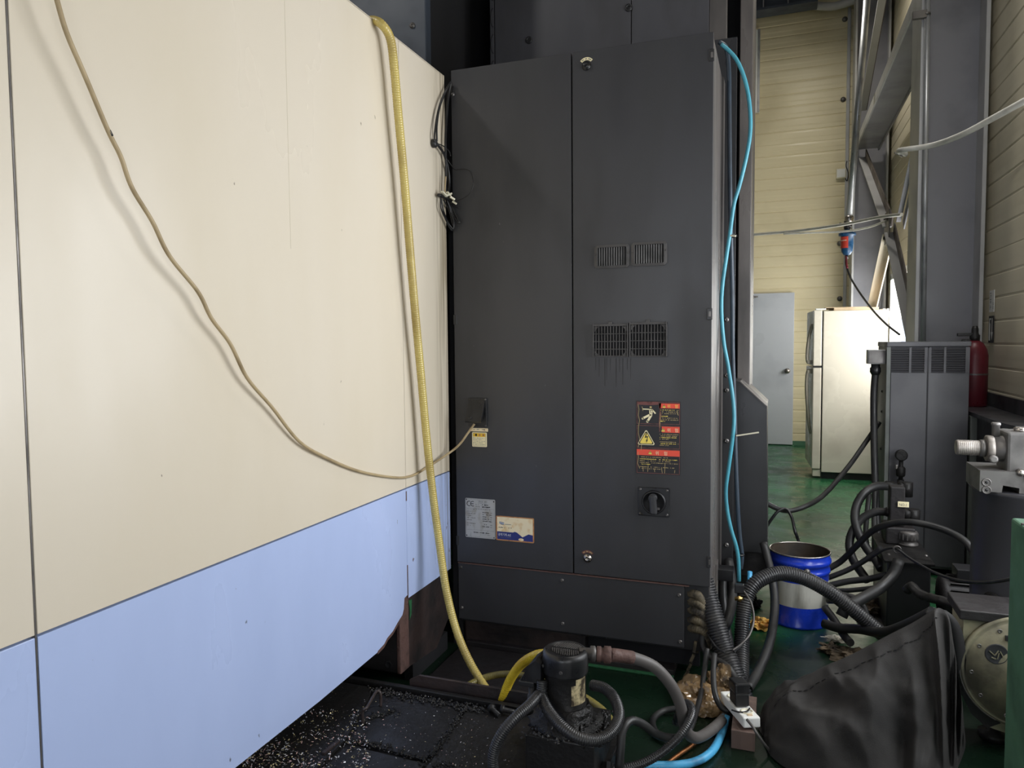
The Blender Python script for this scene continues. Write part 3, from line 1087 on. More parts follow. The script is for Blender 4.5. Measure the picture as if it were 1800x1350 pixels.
# cast base below the panels
mb = MB(CASTDARK)
mb.box((-3.6, Y0, 0), (XW - .30, 3.0, .30))
mb.build('bed', enc)
mb = MB(CASTDARK)
mb.box((-1.95, 2.595, .085), (XW - .008, 2.75, .44), .01)
mb.build('bed_foot', enc)
mb = MB(BLACKHOLE)
mb.lathe([(.018, -.002), (.018, .004), (.012, .005), (.011, .001), (.0, .001)], P(683, 1168, 1, 2.595), (0, -1, 0), 12)
mb.build('bed_bolt', enc)
mb = MB(RUST)
mb.box((XW - .022, 2.585, .09), (XW - .003, 2.662, .415), .005)
mb.build('foot_edge', enc, label='rust-red foot edge')
mb = MB(CAST)
mb.prism([(XW - .006, 2.655, .092), (XW - .006, 2.925, .065), (XW - .006, 3.06, .16), (XW - .006, 3.06, .388), (XW - .006, 2.655, .388)], (-.03, 0, 0))
mb.build('bed_side', enc)
mb = MB(GREENPAINT)
mb.prism([(XW - .003, 2.662, .375), (XW - .003, 2.69, .372), (XW - .003, 2.685, .31), (XW - .003, 2.668, .29), (XW - .003, 2.672, .33)], (-.002, 0, 0))
mb.build('green_drip', enc, label='green paint drip on the bed side')
mb = MB(BLACKHOLE)
mb.box((XW - .06, 2.72, .0), (XW - .02, 3.07, .085))
mb.build('bed_recess', enc)
for y in (2.82, 2.95):
    mb = MB(CASTDARK)
    mb.lathe([(.05, 0), (.05, .02), (.03, .025), (.03, .075)], (XW - .09, y, .0), (0, 0, 1), 12)
    mb.build('levelling_foot', enc)

# ================================================================== MACHINE COLUMN behind the cabinet
colm = thing('machine_column', (-.9, 4.2, 0), 'tall dark grey machine column rising behind the electrical cabinet', 'machine column')
xs = [P(870, 80, 1, 3.8).x, P(1110, 60, 1, 3.8).x, P(1246, 60, 1, 3.8).x, P(1277, 60, 1, 3.8).x]
mb = MB(COLPAINT)
mb.box((xs[0], 3.80, 0.2), (xs[1] - .003, 3.86, 5.4), .003)
mb.build('cover_panel', colm)
mb = MB(COLPAINT)
mb.box((xs[1] + .001, 3.80, 0.2), (xs[2], 3.86, 5.4), .003)
mb.build('cover_panel', colm)
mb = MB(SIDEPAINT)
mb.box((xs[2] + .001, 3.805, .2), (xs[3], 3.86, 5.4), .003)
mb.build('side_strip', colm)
mb = MB(CASTDARK)
mb.box((xs[0] + .01, 3.86, 0), (xs[3] - .03, 4.9, 5.4))
mb.build('core', colm)
mb = MB(COLPAINT)
mb.box((xs[0] - .028, 3.80, .2), (xs[0] - .004, 3.85, 5.4), .002)
edge = mb.build('cable_duct_edge', colm)
for k in range(5):
    mb = MB(BLACKHOLE)
    c = V((xs[0] - .030, 3.80, 2.80 + k * .14))
    pts = [c + V((.022 + .016 * math.cos(a), -.001, .05 * math.sin(a))) for a in [math.pi * (.5 + i / 8) for i in range(9)]]
    mb.tube(pts, .0025, 5)
    mb.build('duct_loop', edge)
x0, x1 = P(1301, 60, 1, 4.2).x, P(1324, 60, 1, 4.2).x
mb = MB(SIDEPAINT)  # lighter brown-grey puts the light on this face
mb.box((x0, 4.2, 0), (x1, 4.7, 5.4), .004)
mb.build('guide_cover', colm, label='scuffed guide cover coloured lighter as if lit')
mb = MB(BLACKHOLE)
mb.box((xs[3] - .03, 4.35, 0), (x0 + .01, 4.4, 5.4))  # black sheet put in as shade inside the recess
mb.build('recess_shade', colm)
for (u, v) in ((930, 71), (1105, 14)):
    mb = MB(BLACK)
    mb.lathe([(.019, 0), (.019, .006), (.011, .008), (.010, .002)], P(u, v, 1, 3.80), (0, -1, 0), 14)
    mb.build('plug', colm)
# slate box over the enclosure, left
xl = P(748, 50, 1, 3.3).x
mb = MB(SLATE)
mb.box((-3.0, 3.3, 2.3), (xl, 3.36, 4.9), .004)
o = mb.build('slate_panel', colm)
mb = MB(STEELDULL)
mb.screw(P(725, 45, 1, 3.3), (0, -1, 0), .010)
mb.build('screw', o)
mb = MB(BLACKHOLE)
mb.box((-3.0, 4.6, .0), (xs[0] + .02, 4.66, 5.2))  # black sheets added for the shade in the deep gap
mb.box((xl - .05, 3.36, 2.3), (xl - .01, 4.6, 5.0))
mb.build('dark_gap_sheet', colm)
mb = MB(BLACKHOLE)
mb.box((-1.452, 3.14, 0), (-1.404, 3.16, 2.64))  # black strip added to keep the gap dark
mb.build('dark_gap_backing', enc)
xb = P(856, 50, 1, 4.2).x
mb = MB(SLATE)
mb.box((xb - .03, 4.2, .3), (xb + .015, 4.3, 5.2))
mb.build('way_strip', colm)
# lower side box with the cut corner
pts = [P(u, v, 1, 3.95) for u, v in ((1285, 668), (1300, 671), (1348, 716), (1349, 972), (1283, 968))]
mb = MB(DARKPAINT2)
mb.prism([(p.x, 3.95, p.z) for p in pts], (0, .45, 0))
side = mb.build('side_box', colm, label='black cover with cut corner')
mb = MB(SIDEPAINT)
a, b = pts[1], pts[2]
n = V((b.z - a.z, 0, -(b.x - a.x)))
n = V((.7, 0, .7))
mb.prism([(a.x, 3.945, a.z + .001), (b.x, 3.945, b.z + .001), (b.x + .003, 3.945, b.z + .004), (a.x + .003, 3.945, a.z + .004)], (0, .46, 0))  # lighter strip draws the light on top of the cut corner
mb.build('lit_edge', side)
q0, q1 = P(1290, 972, 1, 3.98), P(1349, 1003, 1, 3.98)
mb = MB(CASTDARK)
mb.box((q0.x - .05, 3.98, q1.z - .04), (q1.x, 4.3, q0.z + .02), .004)
mb.build('support_block', colm)
# bolted angle plate between cabinet and column
xq0, xq1 = P(1272, 700, 1, 3.80).x, P(1292, 700, 1, 3.80).x
mb = MB(DARKPAINT2)
mb.box((xs[3] - .12, 3.72, .32), (xq1, 3.735, 2.9), .002)
pl = mb.build('flange_plate', colm)
for v in (562, 660, 686, 775, 958):
    mb = MB(STEELDULL)
    mb.screw(P(1277, v, 1, 3.72), (0, -1, 0), .008)
    mb.build('bolt', pl)
# base casting under the cabinet
mb = MB(CAST)
mb.box((-1.40, 3.15, 0.005), (-.80, 3.345, .142), .010)
mb.box((-1.40, 3.35, 0.02), (-.42, 3.8, .30), .012)
base = mb.build('base_casting', colm)
mb = MB(BLACKHOLE)
p, q = P(828, 1142, 1, 3.15), P(922, 1182, 1, 3.15)
mb.box((p.x, 3.145, q.z), (q.x, 3.152, p.z), .002)
p, q = P(858, 1112, 1, 3.15), P(930, 1122, 1, 3.15)
mb.box((p.x, 3.147, q.z), (q.x, 3.152, p.z), .001)
mb.build('cast_pocket', base)
mb = MB(GREENPAINT)
p, q = P(884, 1157, 1, 3.142), P(906, 1168, 1, 3.142)
mb.prism([(p.x, 3.142, p.z - .010), (p.x + .03, 3.142, p.z), (q.x, 3.142, p.z + .002), (q.x, 3.142, q.z), (p.x + .012, 3.142, q.z + .004)], (0, .002, 0))
mb.build('paint_daub', base, label='green paint daub')
mb = MB(GREENPAINT)
mb.box((-.78, 3.10, .0), (-.40, 3.12, .008), .002)
mb.build('floor_flange', colm, label='green-edged floor flange')
mb = MB(CASTDARK)
mb.box((-1.38, 3.12, .0), (-.40, 3.36, .03), .003)
mb.build('sole_plate', colm)

# ================================================================== ELECTRICAL CABINET
XC0, XC1, ZC0, ZC1 = -1.408, -.251, .42, 2.690
cab = thing('electrical_cabinet', ((XC0 + XC1) / 2, 3.4, 0), 'tall charcoal two-door electrical cabinet in the middle of the picture', 'cabinet')
mb = MB(DARKPAINT2)
mb.box((XC0 + .008, YC + .022, .13), (XC1 - .006, 3.70, ZC1 - .006), .003)
mb.build('body', cab)
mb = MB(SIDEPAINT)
mb.box((XC1 - .008, YC + .026, .30), (XC1 - .002, 3.70, ZC1 - .01), .001)  # lighter than the doors, imitates light and sheen on this side
mb.build('side_panel', cab, label='greasy side panel coloured lighter as if catching the light')
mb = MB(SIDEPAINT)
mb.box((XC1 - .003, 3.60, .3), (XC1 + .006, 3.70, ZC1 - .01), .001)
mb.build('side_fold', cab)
xm = -.840
doors = []
for k, (a, b) in enumerate(((XC0, xm - .003), (xm + .003, XC1))):
    mb = MB(DARKPAINT)
    mb.box((a, YC, ZC0), (b, YC + .022, ZC1), .0018)
    doors.append(mb.build('door', cab))
dl, dr = doors
# hinges on the outer edges
for u, v in ((1251, 97), (1247, 552), (1247, 988)):
    p = P(u, v, 1, YC)
    mb = MB(DARKPAINT2)
    mb.box((p.x - .010, YC - .004, p.z - .024), (XC1 + .003, YC + .004, p.z + .024), .002)
    mb.use(STEELDULL).box((p.x - .003, YC - .006, p.z - .011), (p.x + .006, YC - .001, p.z + .011), .001)
    mb.build('hinge', dr)
for u, v in ((797, 160), (802, 562), (805, 950)):
    p = P(u, v, 1, YC)
    mb = MB(DARKPAINT2)
    mb.box((XC0 - .003, YC - .004, p.z - .022), (p.x + .004, YC + .004, p.z + .022), .002)
    mb.build('hinge', dl)
mb = MB(STEELDULL)
mb.screw(P(796, 166, 1, YC - .004), (0, -1, 0), .006)
mb.build('screw', dl)
# quarter-turn locks with their arc labels
for (u, v, m, m2) in ((1031, 116, BLACK, LABELIVORY), (1033, 981, STEEL, LABELMAROON)):
    p = P(u, v, 1, YC)
    mb = MB(m)
    mb.lathe([(.019, 0), (.020, .004), (.018, .008), (.013, .010), (.012, .012), (.0045, .012), (.0045, .004)], p, (0, -1, 0), 24)
    mb.use(STEEL).box(p + V((.012, -.0105, -.008)), p + V((.016, -.008, -.004)))
    lk = mb.build('lock', dr)
    mb = MB(m2)
    s0, s1 = math.radians(40), math.radians(140)
    n = 10
    for i in range(n):
        a, b = s0 + (s1 - s0) * i / n, s0 + (s1 - s0) * (i + 1) / n
        mb.poly([p + V((math.cos(t) * r, -.0012, math.sin(t) * r)) for t, r in ((a, .024), (b, .024), (b, .036), (a, .036))])
    mb.use(INKGREY if m is BLACK else LABELTEXT)
    for i in range(9):
        a = s0 + (s1 - s0) * (i + .8) / 10.5
        if i in (3, 6):
            continue
        mb.poly([p + V((math.cos(t) * r, -.0018, math.sin(t) * r)) for t, r in ((a, .0275), (a + .12, .0275), (a + .12, .0325), (a, .0325))])
    mb.build('lock_label', dr, normals=False)

# ventilation grilles: two framed above, two with clip-on grids below
for (u0, v0, u1, v1) in ((1045, 431, 1107, 471), (1110, 426, 1173, 467)):
    a, b = P(u0, v0 + 1, 1, YC), P(u1, v1 - 1, 1, YC)
    x0, x1, z0, z1 = a.x, b.x, b.z, a.z
    t = .013
    c = .010
    mb = MB(VENTGREY)
    outer = [(x0 + c, z0), (x1 - c, z0), (x1, z0 + c), (x1, z1 - c), (x1 - c, z1), (x0 + c, z1), (x0, z1 - c), (x0, z0 + c)]
    c2 = .004
    xi0, xi1, zi0, zi1 = x0 + t, x1 - t, z0 + t * .8, z1 - t * .8
    inner = [(xi0 + c2, zi0), (xi1 - c2, zi0), (xi1, zi0 + c2), (xi1, zi1 - c2), (xi1 - c2, zi1), (xi0 + c2, zi1), (xi0, zi1 - c2), (xi0, zi0 + c2)]
    mb.rings([[V((x, y, z)) for x, z in lp] for lp, y in ((outer, YC), (outer, YC - .006), (inner, YC - .009), (inner, YC - .001))], cap=False, smooth=False)
    mb.use(BLACKHOLE).box((xi0, YC - .0012, zi0), (xi1, YC - .0004, zi1))
    g = mb.build('vent_grille', cab)
    mb = MB(VENTGREY)
    n = 12
    for k in range(n + 1):
        x = xi0 + (xi1 - xi0) * k / n
        mb.prism([(x - .0022, YC - .006, zi0), (x + .0026, YC - .003, zi0), (x + .0018, YC - .0015, zi0), (x - .003, YC - .0045, zi0)], (0, 0, zi1 - zi0))
    mb.build('slat', g, kind='stuff')
    for sx in (x0 + t * .5, x1 - t * .5):
        mb = MB(VENTGREY)
        mb.screw((sx, YC - .007, (z0 + z1) / 2 + .012), (0, -1, 0), .003)
        mb.build('screw', g)
for (u0, v0, u1, v1) in ((1043, 569, 1105, 627), (1107, 566, 1173, 627)):
    a, b = P(u0, v0, 1, YC), P(u1, v1, 1, YC)
    x0, x1, z0, z1 = a.x, b.x, b.z, a.z
    mb = MB(BLACKHOLE)
    mb.box((x0 + .004, YC - .001, z0 + .004), (x1 - .004, YC - .0003, z1 - .012))
    mb.use(VENTGREY)
    mb.box((x0, YC - .016, z0), (x0 + .005, YC, z1), .001)
    mb.box((x1 - .005, YC - .016, z0), (x1, YC, z1), .001)
    mb.box((x0, YC - .012, z1 - .012), (x1, YC, z1 - .002), .001)
    mb.box((x0, YC - .010, z0), (x1, YC, z0 + .005), .001)
    xc = (x0 + x1) / 2 - .002
    mb.box((xc - .009, YC - .012, z1 - .004), (xc + .009, YC - .002, z1 + .008), .002)
    for sx, sz, dx, dz in ((x0 + .007, z0 + .006, 1, 1), (x1 - .007, z0 + .006, -1, 1), (x0 + .007, z1 - .014, 1, -1), (x1 - .007, z1 - .014, -1, -1)):
        mb.prism([(sx, YC - .011, sz), (sx + dx * .017, YC - .011, sz), (sx, YC - .011, sz + dz * .022)], (0, .009, 0))
    g = mb.build('filter_grille', cab)
    mb = MB(VENTGREY)
    n = 12
    for k in range(1, n):
        x = x0 + (x1 - x0) * k / n
        mb.box((x - .0021, YC - .007, z0 + .005), (x + .0021, YC - .0015, z1 - .012))
    for k in range(1, 4):
        z = z0 + (z1 - z0 - .012) * k / 4
        mb.box((x0 + .004, YC - .011, z - .0016), (x1 - .004, YC - .007, z + .0016))
    mb.build('grid_bar', g, kind='stuff')
    for sx in (x0 + .010, x1 - .010):
        mb = MB(VENTGREY)
        mb.screw((sx, YC - .0112, z0 + .012), (0, -1, 0), .0022)
        mb.build('screw', g)
# oil runs below the lower grilles
mb = MB(INK)
rnd = random.Random(4)
a, b = P(1046, 630, 1, YC - .0006), P(1112, 630, 1, YC - .0006)
for k in range(10):
    x = a.x + (b.x - a.x) * (k + rnd.random() * .7) / 10
    L = rnd.uniform(.04, .14) * (1.7 if k == 1 else 1)
    w = rnd.uniform(.0008, .0016)
    mb.poly([(x - w, YC - .0006, a.z), (x + w, YC - .0006, a.z), (x + w * .6, YC - .0006, a.z - L), (x - w * .6, YC - .0006, a.z - L)])
mb.build('oil_run', cab, kind='stuff', normals=False)


# ---- printed labels: a flat plate whose print lies on it, drawn in unit coordinates (a right, b down)
class Label:
    def __init__(self, x0, x1, z0, z1, y, m, rim=None, rad=.004, skew=0.):
        self.x0, self.x1, self.z0, self.z1, self.y, self.skew = x0, x1, z0, z1, y, skew
        self.mb = MB(m)
        self.w, self.h = x1 - x0, z1 - z0
        self._round(0, 0, 1, 1, rad, -.0015)
        self.lay = 0
        self._side()

    def pt(self, a, b, l):
        return V((self.x0 + a * self.w, self.y - .0016 - l * .0003, self.z1 - b * self.h))

    def _round(self, a0, b0, a1, b1, rad, yy):
        pts = []
        for (cx, cz, s) in ((self.x0 + a1 * self.w - rad, self.z1 - b0 * self.h - rad, 0), (self.x0 + a0 * self.w + rad, self.z1 - b0 * self.h - rad, 1),
                            (self.x0 + a0 * self.w + rad, self.z1 - b1 * self.h + rad, 2), (self.x0 + a1 * self.w - rad, self.z1 - b1 * self.h + rad, 3)):
            for k in range(5):
                t = math.pi / 2 * (s + k / 4)
                pts.append(V((cx + rad * math.cos(t), self.y + yy, cz + rad * math.sin(t))))
        self.mb.poly(pts)
        self.rim = pts

    def _side(self):
        n = len(self.rim)
        for i in range(n):
            a, b = self.rim[i], self.rim[(i + 1) % n]
            self.mb.poly([a, b, V((b.x, self.y, b.z)), V((a.x, self.y, a.z))])

    def rect(self, a0, b0, a1, b1, m, l=1):
        self.mb.use(m).poly([self.pt(a, b, l) for a, b in ((a0, b0), (a0, b1), (a1, b1), (a1, b0))])

    def frame(self, a0, b0, a1, b1, t, m, l=1):
        tb = t * self.w / self.h
        self.rect(a0, b0, a1, b0 + tb, m, l)
        self.rect(a0, b1 - tb, a1, b1, m, l)
        self.rect(a0, b0 + tb, a0 + t, b1 - tb, m, l)
        self.rect(a1 - t, b0 + tb, a1, b1 - tb, m, l)

    def poly(self, pts, m, l=1):
        self.mb.use(m).poly([self.pt(a, b, l) for a, b in pts])

    def line(self, a0, b0, a1, b1, t, m, l=1):
        k = self.h / self.w
        d = V((a1 - a0, (b1 - b0) * k, 0))
        d = d.normalized() * t * .5
        n = (-d.y, d.x / k)
        self.poly([(a0 + n[0], b0 + n[1]), (a1 + n[0], b1 + n[1]), (a1 - n[0], b1 - n[1]), (a0 - n[0], b0 - n[1])], m, l)

    def disc(self, a, b, r, m, l=1, n=16, e=1.):
        k = self.w / self.h
        self.poly([(a + r * math.cos(i * math.tau / n), b + r * e * k * math.sin(i * math.tau / n)) for i in range(n)], m, l)

    def text(self, s, a, b, h, m, l=2, align='LEFT', sx=1.):
        self.mb.use(m).text(s, self.pt(a, b, l), (sx, 0, 0), (0, 0, 1), h * self.h, align)

    def fine(self, a0, a1, b, h, m, seed, l=2, gap=.25):
        """a line of small print too worn to be read: short strokes in word groups"""
        rn = random.Random(seed)
        a = a0
        cw = h * self.h / self.w * .8
        while a < a1:
            w = cw * rn.uniform(.5, .9)
            if rn.random() > gap:
                self.rect(a, b - h * rn.uniform(.75, 1), min(a + w, a1), b - h * rn.uniform(0, .25), m, l)
            a += cw * rn.uniform(.95, 1.2)

    def tri(self, a, b, r, m1, m2, m3, l=2):
        """rounded warning triangle, point up"""
        k = self.w / self.h
        for i, (s, m) in enumerate(((1, m1), (.88, m2), (.74, m3))):
            pts = []
            R = r * s
            for j in range(3):
                t = math.radians(-90 + 120 * j)
                cx, cy = math.cos(t) * R * .86, math.sin(t) * R * .86
                for q in (-50, 0, 50):
                    tt = t + math.radians(q)
                    pts.append((a + cx + math.cos(tt) * R * .13, b + (cy + math.sin(tt) * R * .13) * k))
            self.poly(pts, m, l + i)

    def build(self, name, parent, label, cat=None):
        return self.mb.build(name, parent, label, cat, normals=False)


# warning sticker
a, b = P(1118, 704, 1, YC), P(1196, 836, 1, YC)
Lb = Label(a.x, b.x, b.z, a.z, YC, LABELBLACK)
for (b0, b1) in ((.012, .315), (.335, .645), (.655, .99)):
    Lb.frame(.02, b0, .985, b1, .012, LABELMAROON, 1)
# worn top edge and torn middle
Lb.poly([(.02, .015), (.5, .012), (.52, .05), (.30, .06), (.04, .055)], LABELMAROON, 2)
Lb.poly([(.52, .02), (.57, .03), (.555, .13), (.585, .2), (.545, .3), (.56, .40), (.53, .43), (.515, .28), (.535, .15)], LABELMAROON, 2)
Lb.poly([(.545, .14), (.56, .2), (.55, .3), (.545, .38), (.535, .3), (.548, .22)], LABELTEXT, 3)
for (x0, z0, x1, z1) in ((.05, .05, .07, .12), (.07, .12, .055, .2), (.055, .2, .085, .27), (.085, .27, .06, .35), (.06, .35, .055, .44), (.055, .44, .085, .52), (.085, .52, .055, .64), (.05, .70, .06, .78),
                         (.06, .78, .04, .86), (.04, .86, .09, .93), (.16, .9, .17, .97), (.28, .88, .27, .97), (.42, .92, .43, .97), (.58, .9, .60, .98), (.66, .84, .65, .98), (.88, .93, .87, .97), (.13, .6, .12, .68), (.92, .12, .95, .19), (.14, .08, .16, .14)):
    Lb.line(x0, z0, x1, z1, .010, LABELTEXT, 3)
# header bars
Lb.rect(.525, .032, .98, .098, LABELRED, 2)
Lb.rect(.585, .345, .98, .425, LABELRED, 2)
Lb.rect(.02, .665, .985, .745, LABELRED, 2)
for (ta, tb, r) in ((.635, .076, .042), (.615, .396, .046), (.325, .712, .046)):
    Lb.tri(ta, tb, r * 1.15, LABELBLACK, LABELYEL, LABELYEL, 3)
    Lb.rect(ta - .006, tb - .022, ta + .006, tb + .004, LABELBLACK, 6)
Lb.text('위', .70, .088, .052, LABELYEL, 4)
Lb.text('험', .87, .088, .052, LABELYEL, 4)
Lb.text('위', .70, .412, .056, LABELIVORY, 4)
Lb.text('험', .87, .412, .056, LABELIVORY, 4)
Lb.text('위', .44, .73, .056, LABELIVORY, 4)
Lb.text('험', .63, .73, .056, LABELIVORY, 4)
for i, (x0, x1, bb) in enumerate(((.56, .95, .128), (.57, .95, .152), (.57, .93, .176), (.56, .75, .212), (.56, .93, .236), (.55, .95, .260), (.55, .66, .280),
                                  (.54, .97, .455), (.54, .93, .478), (.54, .93, .50), (.54, .74, .522), (.54, .9, .56), (.54, .95, .584), (.54, .74, .606),
                                  (.10, .72, .775), (.09, .93, .802), (.09, .78, .826), (.09, .95, .852), (.09, .34, .874), (.09, .90, .910), (.13, .56, .934))):
    Lb.fine(x0, x1, bb, .013, LABELTEXT if i % 3 else LABELYEL, 40 + i, 2)
# falling figure
Lb.disc(.335, .088, .026, LABELTEXT, 3)
Lb.poly([(.30, .115), (.37, .113), (.385, .125), (.372, .185), (.345, .20), (.305, .19)], LABELIVORY, 3)
Lb.line(.31, .116, .155, .113, .022, LABELIVORY, 3)
Lb.line(.365, .118, .445, .172, .032, LABELIVORY, 3)
Lb.line(.325, .188, .155, .242, .050, LABELIVORY, 3)
Lb.line(.352, .19, .262, .283, .052, LABELIVORY, 3)
Lb.disc(.155, .242, .025, LABELIVORY, 3)
Lb.disc(.262, .283, .026, LABELIVORY, 3)
Lb.line(.315, .125, .355, .17, .010, LABELBLACK, 4)
Lb.line(.33, .133, .35, .128, .010, LABELBLACK, 4)
# lightning triangle
Lb.tri(.235, .530, .215, LABELIVORY, LABELBLACK, LABELYEL, 2)
Lb.poly([(.232, .438), (.252, .438), (.236, .488), (.282, .478), (.262, .532), (.275, .53), (.245, .572), (.232, .532), (.246, .535), (.258, .498), (.205, .508)], LABELBLACK, 6)
Lb.build('warning_label', cab, 'black, red and yellow electric shock warning label in Korean')

# silver nameplate
a, b = P(818, 875, 1, YC), P(871, 948, 1, YC)
Lb = Label(a.x, b.x, b.z, a.z, YC, SILVER, rad=.005)
Lb.frame(.025, .02, .975, .975, .006, INKGREY, 1)
Lb.rect(.03, .247, .97, .251, INKGREY, 1)
Lb.rect(.03, .80, .97, .804, INKGREY, 1)
for (cx, e) in ((.135, False), (.255, True)):
    n = 14
    for i in range(n):
        t0, t1 = math.radians(60 + 240 * i / n), math.radians(60 + 240 * (i + 1) / n)
        k = Lb.w / Lb.h
        Lb.poly([(cx + math.cos(t) * r, .135 - math.sin(t) * r * k) for t, r in ((t0, .064), (t1, .064), (t1, .085), (t0, .085))], INK, 2)
    if e:
        Lb.rect(cx - .07, .126, cx + .03, .144, INK, 2)
Lb.text('머시닝  센터', .45, .085, .046, INK, 2)
Lb.text('MACHINING  CENTER', .43, .115, .024, INKGREY, 2)
Lb.text('형   식', .345, .165, .034, INK, 2)
Lb.text('제조번호', .345, .215, .034, INK, 2)
Lb.fine(.57, .77, .165, .034, INK, 5, gap=.05)
Lb.fine(.57, .84, .22, .034, INK, 6, gap=.05)
for i in range(8):
    bb = .29 + i * .055 + (.03 if i > 5 else 0)
    Lb.fine(.05, .22 if i % 2 else .34, bb, .026, INKGREY, 60 + i, gap=.2)
    if i:
        Lb.fine(.58, .72 + .08 * (i % 3), bb + .01, .028, INK, 80 + i, gap=.15)
        Lb.fine(.84, .9, bb + .015, .026, INKGREY, 90 + i, gap=.1)
Lb.fine(.34, .84, .275, .02, INKGREY, 71)
Lb.fine(.28, .82, .882, .038, INK, 72, gap=.12)
Lb.fine(.5, .85, .925, .018, INKGREY, 73)
for ca, cb in ((.04, .03), (.96, .05), (.04, .955), (.96, .965)):
    Lb.disc(ca, cb, .022, INK, 3, 10)
Lb.build('nameplate', cab, 'silver CE nameplate with small Korean lettering')

# service sticker, cream over blue
a, b = P(872, 906, 1, YC), P(939, 955, 1, YC)
Lb = Label(a.x, b.x, b.z, a.z, YC, STICKRIM, rad=.006)
Lb.rect(.03, .04, .97, .95, STICKIVORY, 1)
Lb.rect(.03, .635, .45, .95, STICKBLUE, 2)
Lb.poly([(.45, .635), (.50, .60), (.56, .63), (.56, .95), (.45, .95)], STICKBLUE, 2)
Lb.poly([(.56, .63), (.70, .80), (.86, .66), (.97, .69), (.97, .95), (.56, .95)], STICKBLUE, 2)
Lb.poly([(.09, .235), (.215, .265), (.215, .345), (.14, .345), (.09, .30)], mat('logo_blue', (44, 84, 132), .5), 2)
Lb.poly([(.09, .262), (.215, .295), (.215, .318), (.10, .287)], WHITE, 3)
Lb.rect(.235, .318, .40, .338, INKGREY, 2)
Lb.disc(.085, .465, .013, INK, 2, 8)
Lb.fine(.12, .41, .49, .05, INK, 12, gap=.25)
Lb.text('공작기계 A/S', .055, .80, .125, WHITE, 3, sx=.82)
Lb.fine(.06, .40, .875, .03, INKGREY, 13, l=3)
Lb.disc(.665, .90, .07, STICKIVORY, 3, 16, .5)
Lb.build('service_sticker', cab, 'cream and blue service sticker reading A/S with brown rim')

# caution sticker and strip under the socket box
a, b = P(830, 759.5, 1, YC), P(856, 786, 1, YC)
Lb = Label(a.x, b.x, b.z, a.z, YC, LABELIVORY, rad=.004)
Lb.frame(.06, .05, .93, .93, .012, INKGREY, 1)
Lb.rect(.08, .06, .91, .30, CAUTYEL, 2)
for ca in (.28, .52, .77):
    Lb.disc(ca, .18, .075, INK if ca < .4 else STICKRIM, 3, 12)
for i in range(5):
    Lb.fine(.10, .88 - .15 * (i % 2), .42 + i * .11, .045, INKGREY, 20 + i)
Lb.build('caution_sticker', cab, 'small white caution sticker with a yellow band')
a, b = P(826, 752, 1, YC), P(858, 759, 1, YC)
Lb = Label(a.x, b.x, b.z, a.z, YC, STICKIVORY, rad=.002)
Lb.fine(.12, .6, .55, .3, INKGREY, 31)
Lb.fine(.67, .86, .6, .4, INK, 32, gap=.1)
Lb.build('label_strip', cab, 'narrow ivory label strip')

# socket box with its flap propped open
a, b = P(822, 699, 1, YC), P(857, 752, 1, YC)
mb = MB(BLACK)
mb.box((a.x + .006, YC - .010, b.z + .004), (b.x, YC, a.z), .002)
sb = mb.build('socket_box', cab)
lid_t, lid_b = P(826, 703, 1, YC - .012), P(820, 741, 1, YC - .055)
zt, zb_ = a.z - .008, P(830, 741, 1, YC - .05).z
mb = MB(BLACK)
mb.prism([(a.x + .01, YC - .010, zt), (a.x + .01, YC - .060, zb_), (a.x + .01, YC - .050, zb_ - .004), (a.x + .01, YC - .002, zt - .012)], (b.x - a.x - .018, 0, 0))
lid = mb.build('flap', sb)
mb = MB(BLACKMAT)
mb.lathe([(.007, 0), (.007, .004), (.004, .006)], (a.x + .035, YC - .052, zb_ + .016), (0, -.9, .4), 12)
mb.build('latch', sb)
for sx, sz in ((b.x - .006, a.z - .006), (b.x - .006, b.z + .010)):
    mb = MB(STEELDULL)
    mb.screw((sx, YC - .010, sz), (0, -1, 0), .003)
    mb.build('screw', sb)

# rotary main switch
a, b = P(1122, 855, 1, YC), P(1177, 909, 1, YC)
cx, cz = P(1150, 882, 1, YC).x, P(1150, 882, 1, YC).z
mb = MB(BLACK)
mb.box((a.x, YC - .008, b.z), (b.x, YC, a.z), .003)
sw = mb.build('rotary_switch', cab)
mb = MB(BLACK)
mb.lathe([(.051, .008), (.052, .012), (.048, .020), (.044, .020), (.042, .014), (.002, .014)], (cx, YC, cz), (0, -1, 0), 32)
mb.build('dial', sw)
mb = MB(mat('switch_knob', (56, 56, 58), .35))
q = Matrix.Translation((cx, YC, cz)) @ Matrix.Rotation(math.radians(-4), 4, 'Y')
mb.xf = q
mb.box((-.014, -.046, -.048), (.014, -.014, .036), .008)
mb.lathe([(.018, .014), (.018, .038)], (0, 0, .022), (0, -1, 0), 16)
mb.build('handle', sw)
mb = MB(STEELDULL)
mb.box((cx + .014, YC - .018, cz - .032), (cx + .026, YC - .013, cz - .020), .002)
mb.build('lock_tab', sw)
for sx in (a.x + .010, b.x - .010):
    for sz in (b.z + .010, a.z - .010):
        mb = MB(STEELDULL)
        mb.screw((sx, YC - .008, sz), (0, -1, 0), .0038)
        mb.build('screw', sw)
